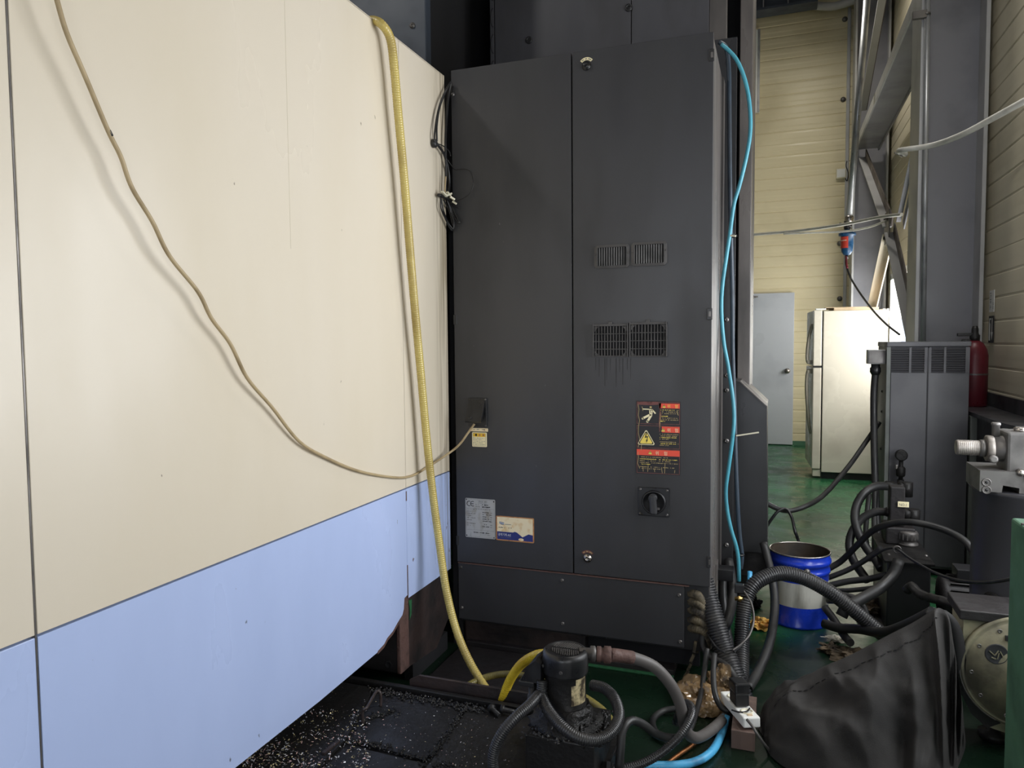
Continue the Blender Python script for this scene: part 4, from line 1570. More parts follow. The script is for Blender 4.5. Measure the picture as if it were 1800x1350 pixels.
# skirt
SX1, SZ0, SZ1 = -.356, .145, .418
mb = MB(DARKPAINT)
mb.box((XC0 + .004, YC + .002, SZ0), (SX1, YC + .018, SZ1 - .004), .002)
sk = mb.build('skirt_panel', cab)
mb = MB(RUST)
mb.box((XC0 + .004, YC - .003, SZ1 - .006), (SX1 + .02, YC + .016, SZ1 - .001), .001)
mb.build('worn_lip', sk)
for u, v in ((810, 997), (812, 1068), (988, 1020), (989, 1096), (1194, 1046), (1196, 1128)):
    mb = MB(STEELDULL)
    mb.screw(P(u, v, 1, YC + .002), (0, -1, 0), .0055)
    mb.build('screw', sk)
mb = MB(BLACKHOLE)
mb.box((XC0 + .01, YC + .10, .03), (-.30, YC + .12, SZ1 - .01))
mb.build('inner_back', cab)
mb = MB(SIDEPAINT)
mb.box((XC1 - .02, 3.42, .12), (XC1 + .004, 3.52, ZC0), .003)
mb.build('corner_leg', cab)
p = P(1282, 1006, 1, 3.55)
mb = MB(BLACK)
mb.box((XC1 - .02, 3.5, p.z - .03), (p.x + .02, 3.58, p.z + .025), .003)
mb.build('clamp_bracket', cab)

# ================================================================== COOLANT TANK at the foot of the machine
TZ, TX1, TY1 = .15, -.47, 2.37
tank = thing('coolant_tank', (-1.2, 1.0, 0), 'low black oily coolant tank with lid plates below the blue panel', 'tank')
mb = MB(OIL)
mb.box((-1.725, -1.5, 0), (TX1, TY1, TZ - .012), .004)
mb.build('basin', tank)
mb = MB(OIL)
mb.box((-1.725, TY1 - .01, 0), (TX1, TY1 + .012, TZ + .012), .003)
mb.build('rear_lip', tank)
mb = MB(CASTDARK)
mb.box((-1.40, 2.40, .0), (-.84, 3.11, .010), .002)  # dark sheet added to blacken the floor behind the tank
mb.build('dark_floor_sheet', tank)
mb = MB(CAST)
a, b = P(720, 1204, 1, TY1 + .03), P(952, 1255, 1, TY1 + .03)
mb.prism([(a.x, TY1 + .03, .12), (a.x, TY1 + .03, a.z + .02), (a.x + .04, TY1 + .03, a.z + .042), (b.x, TY1 + .03, a.z + .042), (b.x, TY1 + .03, .12)], (0, .012, 0))
mb.build('angle_rail', tank)
# lid plates: seam lines traced on the tank top
s0, s1 = P(815, 1248, 2, TZ), P(752, 1335, 2, TZ)
f0 = P(640, 1290, 2, TZ)
plates = [
    [(-1.40, TY1 - .03), (s0.x - .008, TY1 - .03), (s1.x - .008, s1.y + .0), (-1.30, s1.y + .02)],
    [(s0.x + .008, TY1 - .05), (TX1 - .004, TY1 - .05), (TX1 - .004, 1.7), (s1.x + .02, 1.7), (s1.x + .012, s1.y)],
    [(-1.26, s1.y - .01), (s1.x, s1.y - .02), (s1.x + .01, 1.2), (-1.26, 1.2)],
    [(-1.72, TY1 - .03), (-1.42, TY1 - .03), (-1.32, s1.y + .02), (-1.28, 1.2), (-1.72, 1.2)],
    [(-1.72, 1.19), (TX1 - .004, 1.19), (TX1 - .004, -1.45), (-1.72, -1.45)],
]
for k, pl in enumerate(plates):
    mb = MB(OIL)
    z = TZ - .012 + (.004 if k == 3 else 0)
    mb.prism([(x, y, z) for x, y in pl], (0, 0, .010))
    mb.build('lid_plate', tank)
mb = MB(CAST)
h = [P(638, 1272, 2, TZ), P(637, 1246, 2, TZ + .05), P(640, 1240, 2, TZ + .055), P(666, 1217, 2, TZ + .055), P(667, 1221, 2, TZ + .045), P(669, 1240, 2, TZ + .0)]
h = [V((h[0].x, h[0].y, TZ - .003)), V((h[0].x, h[0].y, TZ + .045)), V((h[0].x + .01, h[0].y + .012, TZ + .054)), V((h[5].x - .01, h[5].y - .012, TZ + .054)), V((h[5].x, h[5].y, TZ + .045)), V((h[5].x, h[5].y, TZ - .003))]
mb.tube(h, .0055, 8, step=.006)
mb.build('lid_handle', tank, label='bent rod lid handle')
for (u, v, u2, v2) in ((862, 1243, 878, 1258), (880, 1246, 925, 1256)):
    a, b = P(u, v, 2, TZ + .016), P(u2, v2, 2, TZ + .006)
    mb = MB(OIL)
    mb.lathe([(.015, 0), (.015, .012), (.009, .013), (.008, (b - a).length)], a, b - a, 8)
    mb.build('bolt', tank)
a, b = P(568, 1325, 2, TZ + .004), P(595, 1303, 2, TZ + .004)
mb = MB(CAST)
mb.beam(a, b, .012, .008)
mb.build('hinge_pin', tank)
# tarry sludge along the seams
mb = MB(SLUDGE)
rnd = random.Random(11)


def octa(mb, c, r, sq=.7):
    vs = [mb.bm.verts.new(V(c) + V(d) * r * rnd.uniform(.6, 1.2)) for d in ((1, 0, 0), (0, 1, 0), (-1, 0, 0), (0, -1, 0), (0, 0, sq), (0, 0, -sq))]
    for i in range(4):
        mb._face([vs[i], vs[(i + 1) % 4], vs[4]])
        mb._face([vs[(i + 1) % 4], vs[i], vs[5]])


def sprinkle(mb, pts, n, wid, r0, r1, z):
    for _ in range(n):
        i = rnd.randrange(len(pts) - 1)
        t = rnd.random()
        a, b = V(pts[i]), V(pts[i + 1])
        c = a.lerp(b, t) + V((rnd.gauss(0, wid), rnd.gauss(0, wid), 0))
        r = rnd.uniform(r0, r1)
        octa(mb, (c.x, c.y, z + r * .3), r)


def floorpts(lst, z):
    return [P(u, v, 2, z) for u, v in lst]


sprinkle(mb, floorpts([(655, 1212), (700, 1222), (760, 1232), (815, 1243), (850, 1248)], TZ), 420, .014, .002, .008, TZ)
sprinkle(mb, floorpts([(815, 1246), (790, 1285), (758, 1328)], TZ), 260, .006, .002, .006, TZ)
sprinkle(mb, floorpts([(640, 1270), (660, 1258), (700, 1250)], TZ), 140, .012, .002, .006, TZ)
sprinkle(mb, floorpts([(600, 1300), (650, 1305), (700, 1320), (760, 1340), (800, 1348)], TZ), 300, .012, .002, .006, TZ)
mb.build('sludge', tank, kind='stuff', label='lumps of tarry swarf sludge along the seams')
# chips drifted at the left, their glints put in as pale colour
chipm = [mat('glint_chip', (214, 214, 220), .3, .2), mat('pinkish_chip', (226, 186, 178), .3, .2), mat('straw_chip', (214, 200, 152), .3, .2), mat('dark_chip', (52, 50, 54), .3, .4)]
mb = MB(chipm[0])
for k in range(5600):
    g = rnd.random()
    u, v = 360 + 290 * rnd.random() ** 1.5, 1250 + 135 * rnd.random()
    lim = 1300 - (u - 470) * .62
    if v < lim - 40:
        v = lim + rnd.random() * 80
    if k > 5000:
        u, v = rnd.uniform(540, 900), rnd.uniform(1210, 1350)
    p = P(u, v, 2, TZ)
    if p.x < -1.70 or p.y > TY1 - .02:
        continue
    if k <= 5000 and noise.noise(V((p.x * 9, p.y * 9, 1))) < rnd.uniform(-.5, .25):
        continue
    L, w = rnd.uniform(.0014, .0046), rnd.uniform(.0006, .0017)
    if k > 5000:
        L, w = L * .6, w * .6
    a = rnd.random() * math.tau
    d = V((math.cos(a), math.sin(a), rnd.uniform(-.5, .5))) * L
    n = V((-math.sin(a), math.cos(a), rnd.uniform(-.6, .6))) * w
    z = V((p.x, p.y, TZ + .002 + rnd.random() * .006))
    mb.use(chipm[rnd.choice((0, 0, 1, 2, 3, 3, 3))])
    mb.poly([z - d - n, z + d - n * .4, z + d * 1.1 + n + V((0, 0, w)), z - d * .8 + n])
mb.build('metal_chips', None, 'bright scattered metal chips on the tank lid at lower left', 'chips', kind='stuff', normals=False)

# ------------------------------------------------------------------ coolant pump on its black box
pump = thing('coolant_pump', (-.60, 2.13, TZ), 'black upright coolant pump motor on an oily box in front of the cabinet', 'pump')
BX0, BX1, BY0, BY1, BZ = -.700, -.486, 2.015, 2.245, .27
mb = MB(OIL)
mb.box((BX0, BY0, TZ - .002), (BX1, BY1, BZ), .004)
mb.build('mounting_box', pump)
mb = MB(SLUDGE)
mb.lathe([(.118, BZ - .004), (.112, BZ + .006), (.09, BZ + .018), (.078, BZ + .04), (.070, BZ + .06)], (-.605, 2.135, 0), (0, 0, 1), 28)
for v in mb.bm.verts:
    n = noise.noise(v.co * 40)
    v.co += V(((v.co.x + .605) * n * .25, (v.co.y - 2.135) * n * .25, n * .010))
sprinkle(mb, [(-.68, 2.04, 0), (-.5, 2.04, 0), (-.5, 2.22, 0)], 240, .02, .003, .009, BZ)
sprinkle(mb, [(-.64, 2.07, 0), (-.56, 2.07, 0), (-.53, 2.12, 0)], 160, .012, .004, .011, BZ + .014)
mb.build('sludge', pump, kind='stuff')
PC = V((-.607, 2.135, 0))
mb = MB(OIL)
mb.lathe([(.074, BZ - .002), (.074, BZ + .02), (.064, BZ + .03), (.064, .425), (.066, .43)], PC, (0, 0, 1), 36)
mb.build('motor_body', pump)
mb = MB(BLACK)
mb.lathe([(.066, .428), (.0705, .430), (.0715, .436), (.0715, .482), (.069, .492), (.062, .498), (.056, .4985), (.054, .496), (.0, .496)], PC, (0, 0, 1), 40)
fan = mb.build('fan_cover', pump)
mb = MB(STEELDULL)
for side in (-1, 1):
    for k in range(-6, 7):
        x = k * .0068
        y0, y1 = .006, math.sqrt(max(0, .049 ** 2 - x * x))
        if y1 > y0 + .006:
            d = V((.26, .97, 0)) if side > 0 else V((.26, -.97, 0))
            c = PC + V((x, 0, .4985))
            mb.beam(c + d * y0, c + d * (y1 * .93), .0028, .003)
mb.build('vent_rib', fan, kind='stuff')
mb = MB(VENTGREY)
mb.screw(PC + V((.006, -.0715, .452)), (0, -1, 0), .004)
mb.screw(PC + V((-.06, -.04, .452)), (-.8, -.6, 0), .004)
mb.build('screw', fan)
mb = MB(LABELIVORY if False else mat('pump_plate', (206, 190, 150), .4, .2, dirt=(70, 60, 48), ds=40, lo=.42, hi=.6))
n = 8
a0, a1 = math.radians(-58), math.radians(-6)
for z0, z1 in ((.345, .425),):
    for i in range(n):
        t0, t1 = a0 + (a1 - a0) * i / n, a0 + (a1 - a0) * (i + 1) / n
        mb.poly([PC + V((math.cos(t) * .0648, math.sin(t) * .0648, z)) for t, z in ((t0, z0), (t1, z0), (t1, z1 - .018 * (i < 2)), (t0, z1 - .018 * (i < 2)))])
mb.build('rating_plate', pump, label='grubby yellowed rating plate', normals=False)
# terminal box on the left
mb = MB(BLACK)
tb = PC + V((-.085, -.01, 0))
mb.prism([tb + V((-.045, -.045, .40)), tb + V((.022, -.045, .40)), tb + V((.022, -.045, .462)), tb + V((.004, -.045, .470)), tb + V((-.018, -.045, .452))], (0, .085, 0))
tbx = mb.build('terminal_box', pump)
mb = MB(BLACKMAT)
mb.box(tb + V((-.050, -.048, .385)), tb + V((.0, .042, .402)), .003)
mb.lathe([(.014, 0), (.014, .03), (.018, .032), (.018, .05), (.014, .055)], tb + V((-.008, -.03, .386)), (0, 0, -1), 12)
mb.build('gland', tbx)
# outlet fitting
mb = MB(STEELDULL)
_R = P(1054, 1150, 1, 2.17)
o0, o1 = PC + V((.040, .012, _R.z + .004)), _R + V((-.006, 0, 0))
ax = o1 - o0
AL = ax.length
mb.lathe([(.018, 0), (.018, AL * .62), (.024, AL * .63), (.024, AL * .85), (.019, AL * .86), (.019, AL)], o0, ax, 16)
mb.build('outlet_elbow', pump)
mb = MB(OIL)
mb.box((BX1 + .0, 2.06, .03), (BX1 + .035, 2.12, .17), .003)
mb.prism([(BX1 + .02, 2.03, .01), (BX1 + .02, 2.17, .01), (BX1 + .02, 2.13, .19), (BX1 + .02, 2.09, .19)], (.012, 0, 0))
mb.box((BX1 + .04, 2.10, .0), (BX1 + .13, 2.20, .02), .003)
mb.prism([(BX1 + .05, 2.15, .02), (BX1 + .12, 2.15, .02), (BX1 + .12, 2.15, .08), (BX1 + .10, 2.15, .11), (BX1 + .05, 2.15, .11)], (0, .012, 0))
mb.build('angle_bracket', pump)
# rust-sleeved delivery hose
R0 = P(1054, 1150, 1, 2.17)
mb = MB(RUST)
e = V((1, .25, -.03)).normalized()
mb.lathe([(.020, 0), (.024, .002), (.024, .014), (.020, .016), (.020, .022), (.026, .024), (.026, .044), (.021, .046)], R0 - e * .01, e, 12)
hp = mb.bm
mb2 = MB(GREYHOSE)
pts = [R0 + e * .03, P(1085, 1152, 1, 2.20), P(1112, 1156, 1, 2.23), P(1150, 1172, 1, 2.27), P(1180, 1205, 1, 2.30), P(1196, 1240, 1, 2.32), P(1201, 1265, 1, 2.34), P(1207, 1287, 1, 2.38), P(1225, 1297, 1, 2.46), P(1252, 1282, 1, 2.6), P(1280, 1255, 1, 2.85), P(1292, 1238, 1, 3.0)]
mb2.tube(pts, .0185, 12)
dh = mb2.build('delivery_hose', None, 'thick grey rubber hose with a rusty collar arching right from the pump', 'hose')
mb.build('hex_coupling', dh, label='rusty hex coupling')
mb = MB(RUST)
mb.tube([R0 + e * .028, P(1085, 1152, 1, 2.20), P(1112, 1156, 1, 2.23)], .0205, 12)
mb.build('crimp_sleeve', dh, label='rusty crimp sleeve')

# conduits of the pump
Pm = lambda lst: [P(u, v, 1, y) for u, v, y in lst]
hose('pump_conduit', CORR, Pm([(953, 1196, 2.08), (953, 1222, 2.07), (962, 1246, 2.03), (985, 1275, 1.98), (1015, 1296, 1.97), (1048, 1301, 2.0), (1075, 1287, 2.05), (1088, 1258, 2.12), (1080, 1228, 2.18), (1062, 1210, 2.22), (1040, 1204, 2.24)]), .0165,
     'ribbed black conduit looping round the front of the pump motor', 'conduit', pitch=.0062, amp=.07, seg=12)
hose('pump_conduit', CORR, Pm([(946, 1222, 2.06), (930, 1240, 2.0), (905, 1262, 1.95), (882, 1290, 1.92), (868, 1322, 1.91), (868, 1352, 1.91), (880, 1380, 1.92)]), .0155,
     'ribbed black conduit falling left from the pump terminal box to the tank lid', 'conduit', pitch=.0062, amp=.07, seg=12)
hose('black_hose', BLACKMAT, Pm([(1088, 1350, 2.1), (1091, 1315, 2.11), (1094, 1285, 2.13), (1108, 1267, 2.17), (1130, 1273, 2.22), (1150, 1288, 2.27), (1170, 1296, 2.32), (1195, 1297, 2.4)]), .0135,
     'black hose hooping up right of the pump box', 'hose', 'loose floor hoses')
hose('black_hose', CORR, Pm([(1188, 1270, 2.5), (1195, 1248, 2.46), (1204, 1236, 2.42), (1215, 1243, 2.36), (1214, 1262, 2.3), (1195, 1293, 2.24), (1160, 1325, 2.2), (1120, 1345, 2.16), (1070, 1354, 2.12)]), .0130,
     'black ribbed hose bent in a hairpin below the grey delivery hose', 'hose', 'loose floor hoses', pitch=.007, amp=.05)
hose('black_hose', BLACKMAT, [P(1192, 1245, 2, .03), P(1165, 1250, 2, .02), P(1148, 1265, 2, .02), P(1152, 1285, 2, .02), P(1170, 1300, 2, .02)], .012,
     'black hose curled on the green floor behind the hairpin', 'hose', 'loose floor hoses')
hose('black_hose', BLACKMAT, Pm([(1243, 1140, 3.0), (1238, 1180, 2.95), (1232, 1220, 2.85), (1222, 1258, 2.7), (1212, 1285, 2.55)]), .0105,
     'slim black hose hanging straight in front of the brown plastic film', 'hose', 'loose floor hoses')
hose('black_hose', BLACKMAT, Pm([(1256, 1150, 2.98), (1254, 1185, 2.9), (1257, 1220, 2.83), (1268, 1243, 2.8), (1282, 1250, 2.8)]), .0115,
     'short black hose curving down to the white power strip', 'hose', 'loose floor hoses')

# yellow hoses
hose('yellow_hose', YELLOW, [P(640, 44, 0, -1.52), P(652, 36, 0, -1.46), P(670, 42, 0, -1.40), P(686, 68, 0, -1.385), P(693, 120, 0, -1.385), P(700, 200, 0, -1.385), P(711, 320, 0, -1.385), P(719, 420, 0, -1.385), P(729, 540, 0, -1.385), P(740, 660, 0, -1.385), P(750, 770, 0, -1.38),
                             P(761, 870, 0, -1.365), P(773, 960, 0, -1.34), P(785, 1040, 0, -1.305), P(803, 1110, 0, -1.25), P(828, 1168, 0, -1.17), P(862, 1222, 0, -1.06), P(880, 1246, 0, -1.0)], .0165,
     'long yellow reinforced hose hanging down the cream and blue enclosure', 'hose', pitch=.009, amp=.035, seg=12)
hose('yellow_hose', YELLOW2, [P(876, 1240, 1, 2.42), P(886, 1220, 1, 2.41), P(898, 1193, 1, 2.40), P(915, 1169, 1, 2.38), P(935, 1155, 1, 2.34), P(955, 1150, 1, 2.28), P(985, 1152, 1, 2.21)], .0165,
     'bright yellow hose arching out of the tank to the pump', 'hose', pitch=.009, amp=.035, seg=12)
hose('yellow_hose', YELLOWDIM, [P(800, 1228, 1, 2.55), P(820, 1207, 1, 2.62), P(850, 1192, 1, 2.68), P(888, 1185, 1, 2.70), P(930, 1190, 1, 2.68), P(975, 1203, 1, 2.62), P(1020, 1222, 1, 2.55), P(1055, 1245, 1, 2.5), P(1078, 1270, 1, 2.45), P(1098, 1285, 1, 2.42)], .0135,
     'dull olive hose lying low behind the pump', 'hose', pitch=.009, amp=.03)

# cream cable swagged across the enclosure
CCX = -1.345
pts = [P(u, v, 0, XW + max(.007, (x - XW) * .45)) for u, v, x in ((84, -60, -1.30), (100, 0, -1.305), (118, 60, -1.31), (150, 135, -1.32), (190, 230, -1.33), (212, 275, -1.335), (232, 330, -1.34), (268, 390, -1.34), (298, 450, -1.345), (348, 513, -1.35), (372, 560, -1.36), (405, 605, -1.365), (435, 665, -1.375), (478, 716, -1.385),
                                     (525, 775, -1.40), (570, 803, -1.41), (630, 828, -1.415), (690, 839, -1.42), (722, 837, -1.418), (750, 822, -1.41))]
pts += [P(u, v, 1, y) for u, v, y in ((790, 796, 3.0), (808, 781, 3.02), (822, 762, 3.05), (834, 745, 3.065))]
CC = hose('cream_cable', CREAMCABLE, pts, .0052, 'thin cream cable swagged across the cream panels to the socket box', 'cable')
mb = MB(BLACK)
q = P(193, 235, 0, XW + (-1.331 - XW) * .45)
mb.tube([q + V((0, -.004, .006)), q, q + V((0, .004, -.006))], .0058, 8)
mb.build('tape_wrap', CC)

# black wires at the corner between enclosure and cabinet
wires = thing('wire_bundle', P(788, 350, 1, 3.03), 'bundle of thin black wires tied up in the corner above the yellow hose', 'wires')


def wpt(lst):
    return [P(u, v, 0, -1.412) if u < 789 else P(u, v, 1, 3.075) for u, v in lst]


def wire(lst, r=.0042):
    mb = MB(BLACK)
    mb.tube(wpt(lst), r, 7, step=.008)
    mb.build('wire', wires)


wire([(794, 143), (787, 152), (775, 178), (768, 205), (764, 235), (764, 250)])
wire([(792, 146), (784, 160), (773, 188), (768, 220), (768, 248)])
wire([(793, 145), (788, 170), (785, 205), (783, 250), (784, 300), (783, 338)], .006)
wire([(768, 253), (780, 270), (786, 290), (789.5, 310), (789.5, 330), (786, 345)], .006)
wire([(766, 252), (778, 256), (789.5, 266), (792, 275)], .0025)
wire([(786, 280), (793, 290), (800, 298), (815, 297), (826, 301), (832, 318), (830, 332), (820, 345), (802, 353), (792, 356)], .0018)
for lst in ([(775, 347), (775, 365), (783, 385), (793, 404), (797, 402), (797, 385), (790, 360)], [(780, 352), (789.5, 370), (795, 392), (798, 397), (793, 375), (786, 352)],
            [(786, 353), (794, 370), (803, 388), (808, 392), (800, 375), (790, 355)], [(776, 350), (780, 372), (788, 392), (796, 403)], [(790, 355), (800, 362), (808, 366)]):
    wire(lst, .0036)
mb = MB(BLACK)
p = P(764, 252, 0, -1.42)
mb.lathe([(.012, 0), (.019, .004), (.019, .018), (.010, .024)], V((-1.433, p.y, p.z)), (1, 0, 0), 10)
mb.build('knot', wires)
mb = MB(BLACK)
mb.tube(wpt([(771, 343), (781, 346), (789.5, 352), (797, 358)]), .008, 8)
mb.build('tie', wires)
mb = MB(CONNECTOR)
for u0, v0, u1, v1 in ((774, 338, 782, 346), (780, 345, 790, 341), (783, 339, 789, 347), (788, 347, 796, 352), (793, 355, 799, 359)):
    a, b = wpt([(u0, v0), (u1, v1)])
    mb.beam(a + V((.012, -.008, 0)), b + V((.012, -.008, 0)), .011, .008)
mb.use(CREAMCABLE).tube([q + V((.008, -.006, 0)) for q in wpt([(780, 340), (781, 325), (782, 311)])], .003, 6)
mb.build('connector', wires, label='off-white plug connectors')

# teal hose and its dark partner down the cabinet side
Th = lambda lst, y: [P(u, v, 1, y) for u, v in lst]
th = hose('teal_hose', TEAL, Th([(1268, 78), (1280, 88), (1294, 104), (1306, 130), (1315, 165), (1319, 205), (1318, 240), (1311, 280), (1300, 325), (1290, 360), (1283, 410), (1277, 450), (1270, 500), (1268, 545), (1272, 600), (1280, 645), (1288, 700), (1290, 740), (1287, 775), (1281, 820), (1276, 860), (1278, 895), (1285, 930), (1294, 960), (1298, 985), (1299, 1022)], 3.55), .0092,
          'turquoise air hose bowing down beside the electrical cabinet', 'hose')
th2 = hose('dark_hose', TEALDARK, Th([(1264, 74), (1276, 84), (1281, 120), (1282, 200), (1283, 320), (1285, 420), (1287, 520), (1288, 620), (1291, 720), (1293, 800), (1296, 880), (1300, 940), (1304, 975), (1302, 1000)], 3.60), .0105,
           'dark blue-grey hose running straight behind the turquoise one', 'hose')
for u, v in ((1284, 415), (1290, 765), (1297, 975)):
    p = P(u, v, 1, 3.57)
    mb = MB(BLACK)
    mb.lathe([(.020, -.004), (.022, -.004), (.022, .004), (.020, .004)], p + V((.008, .0, 0)), (0, .1, 1), 14, cap=False)
    mb.build('tie_loop', th)
mb = MB(CONNECTOR)
mb.beam(P(1294, 766, 1, 3.53), P(1334, 760, 1, 3.52), .002, .0065)
mb.beam(P(1284, 414, 1, 3.53), P(1293, 415, 1, 3.52), .004, .008)
mb.build('tie_tail', th, label='pale cable tie tail')

# the bunch of conduits below the cabinet's right corner
hose('flexible_conduit', CORR, Pm([(1236, 1020, 3.18), (1243, 1045, 3.16), (1256, 1090, 3.12), (1272, 1140, 3.08), (1290, 1185, 3.03), (1300, 1212, 3.0), (1306, 1232, 2.99)]), .040,
     'fat ribbed conduit slanting down from under the cabinet corner', 'conduit', pitch=.0115, amp=.10, seg=14)
hose('flexible_conduit', CORR, Pm([(1575, 1135, 3.6), (1545, 1110, 3.6), (1500, 1072, 3.58), (1455, 1038, 3.55), (1410, 1015, 3.52), (1370, 1008, 3.48), (1335, 1020, 3.42), (1314, 1045, 3.38), (1306, 1085, 3.34), (1304, 1130, 3.28), (1303, 1180, 3.18), (1304, 1215, 3.1)]), .031,
     'ribbed conduit arching over in front of the blue pail', 'conduit', pitch=.0110, amp=.10, seg=14)
hose('black_hose', BLACKMAT, Pm([(1342, 955, 3.9), (1350, 985, 3.84), (1358, 1020, 3.75), (1362, 1060, 3.65), (1358, 1105, 3.5), (1348, 1145, 3.35), (1330, 1185, 3.2), (1314, 1212, 3.08)]), .0205,
     'smooth black hose bowing down right of the ribbed conduits', 'hose')
hose('black_hose', BLACKMAT, Pm([(1281, 985, 3.7), (1286, 1020, 3.6), (1287, 1055, 3.5), (1280, 1090, 3.4), (1268, 1115, 3.3), (1255, 1140, 3.2)]), .022,
     'smooth black hose curving in behind the fat slanting conduit', 'hose')
hose('black_hose', BLACKMAT, Pm([(1272, 990, 3.75), (1270, 1040, 3.65), (1275, 1090, 3.55), (1284, 1140, 3.45), (1292, 1180, 3.35), (1298, 1215, 3.2)]), .020,
     'dark smooth hose deepest in the bunch under the cabinet corner', 'hose')
hose('black_hose', BLACKMAT, Pm([(1236, 1105, 3.12), (1236, 1135, 3.10), (1250, 1155, 3.06), (1268, 1165, 3.02), (1283, 1178, 2.98), (1296, 1200, 2.98)]), .0155,
     'black cable bending right from the worn khaki sleeves', 'hose')
hose('sky_blue_hose', SKYBLUE, Pm([(1318, 1005, 3.72), (1317, 1040, 3.66), (1314, 1085, 3.55), (1312, 1120, 3.48), (1309, 1165, 3.35), (1303, 1200, 3.2)]), .0125,
     'sky blue hose hanging upright behind the ribbed conduits', 'hose')
hose('sky_blue_hose', SKYBLUE, [P(1276, 1258, 2, .05), P(1273, 1275, 2, .02), P(1264, 1300, 2, .016), P(1250, 1322, 2, .016), P(1225, 1338, 2, .016), P(1190, 1345, 2, .016), P(1150, 1346, 2, .016), P(1130, 1347, 2, .016)], .0145,
     'sky blue hose bending along the green floor at the bottom', 'hose')
hose('copper_tube', COPPER, [P(1258, 1282, 2, .012), P(1230, 1302, 2, .010), P(1200, 1322, 2, .010), P(1172, 1342, 2, .010), P(1150, 1358, 2, .010)], .0075,
     'tarnished copper tube lying on the floor beside the blue hose', 'tube')
for k, lst in enumerate(([(1299, 1030, 3.35), (1312, 1045, 3.3), (1322, 1065, 3.25), (1325, 1090, 3.2), (1318, 1115, 3.14), (1303, 1132, 3.08), (1288, 1143, 3.02)], [(1303, 1048, 3.34), (1318, 1052, 3.3), (1324, 1078, 3.25), (1322, 1100, 3.2), (1312, 1122, 3.13), (1300, 1138, 3.07), (1290, 1146, 3.01)],
                        [(1243, 1112, 3.1), (1252, 1128, 3.05), (1262, 1140, 3.02), (1275, 1148, 2.99)])):
    hose('thin_wire', STEELDULL if k == 0 else BLACK, Pm(lst), .0042, ('pale thin wire looped round the ribbed conduits', 'black thin wire looped round the ribbed conduits', 'thin black wire crossing below the khaki sleeves')[k], 'wire')
t = thing('brass_connector', P(1300, 1053, 1, 3.3), 'small brass plug connector hanging among the thin wires', 'connector')
mb = MB(mat('brass', (190, 160, 100), .35, 1.))
p = P(1299, 1053, 1, 3.3)
mb.lathe([(.010, 0), (.010, .012), (.014, .013), (.014, .024), (.008, .025), (.008, .034)], p + V((-.015, 0, 0)), (1, -.3, .2), 6)
mb.build('body', t)
mb = MB(BLACK)
mb.box(p + V((-.02, .01, .02)), p + V((.02, .04, .06)), .004)
mb.build('socket', t)
# worn khaki sleeves where the looms leave the cabinet
slv = thing('cable_sleeves', P(1222, 1100, 1, 3.13), 'worn khaki fabric sleeves bunched where cables leave below the cabinet', 'cable sleeve')
for k, (v, u1) in enumerate(((1048, 1234), (1062, 1236), (1077, 1238), (1093, 1240), (1108, 1242))):
    mb = MB(WORN)
    mb.tube(Pm([(1206, v - 6, 3.16), (1214, v - 5, 3.13), (1224, v - 3, 3.11), (u1 - 6, v + 1, 3.11), (u1, v + 12, 3.12), (u1 + 1, v + 30, 3.14)]), .0195, 8, pitch=.006, amp=.04)
    mb.build('sleeve', slv)
for k in range(5):
    u = 1208 + k * 4
    mb = MB(WORN if k % 2 == 0 else CASTDARK)
    a, b = P(u, 1040, 1, 3.125 + .006 * k), P(u + 2, 1128 + 9 * k - k * k, 1, 3.125 + .006 * k)
    mb.beam(b, a, .0085, .012)
    mb.build('clip_bar', slv)
for (u0, v0, u1, v1) in ((1223, 1128, 1220, 1146), (1220, 1150, 1214, 1163), (1215, 1166, 1209, 1178), (1210, 1180, 1203, 1190)):
    mb = MB(WORN)
    mb.beam(P(u0, v0, 1, 3.10), P(u1, v1, 1, 3.10), .014, .012)
    mb.build('chain_link', slv)

# brown crumpled film, block, power strip
mb = MB(PLASTICBAG)
mb.blob(P(1232, 1226, 1, 2.93), (.105, .09, .075), 3, .42, 4, 1.5, .003)
mb.blob(P(1268, 1205, 1, 2.97), (.062, .06, .08), 8, .5, 4, 1.7, .003)
mb.blob(P(1243, 1248, 1, 2.86), (.06, .05, .055), 5, .35, 4, 1.5, .003)
mb.build('plastic_film', None, 'crumpled brown plastic film stuffed under the hoses by the power strip', 'plastic')
bk0, bk1 = P(1285, 1315, 2, 0), P(1327, 1315, 2, 0)
t = MB(WOODBLOCK)
t.box((bk0.x, bk0.y, 0), (bk1.x, bk0.y + .28, .068), .002)
t.build('steel_block', None, 'brown square block on the green floor propping the power strip', 'block')
t = thing('power_strip', (bk0.x + .04, bk0.y + .12, .068), 'white power strip lying on the brown block with a black plug', 'power strip')
XP = Matrix.Translation((bk1.x - .040, bk0.y + .085, .072)) @ Matrix.Rotation(math.radians(24), 4, 'Z') @ Matrix.Rotation(math.radians(-4), 4, 'X')


def ps(m):
    q = MB(m)
    q.xf = XP
    return q


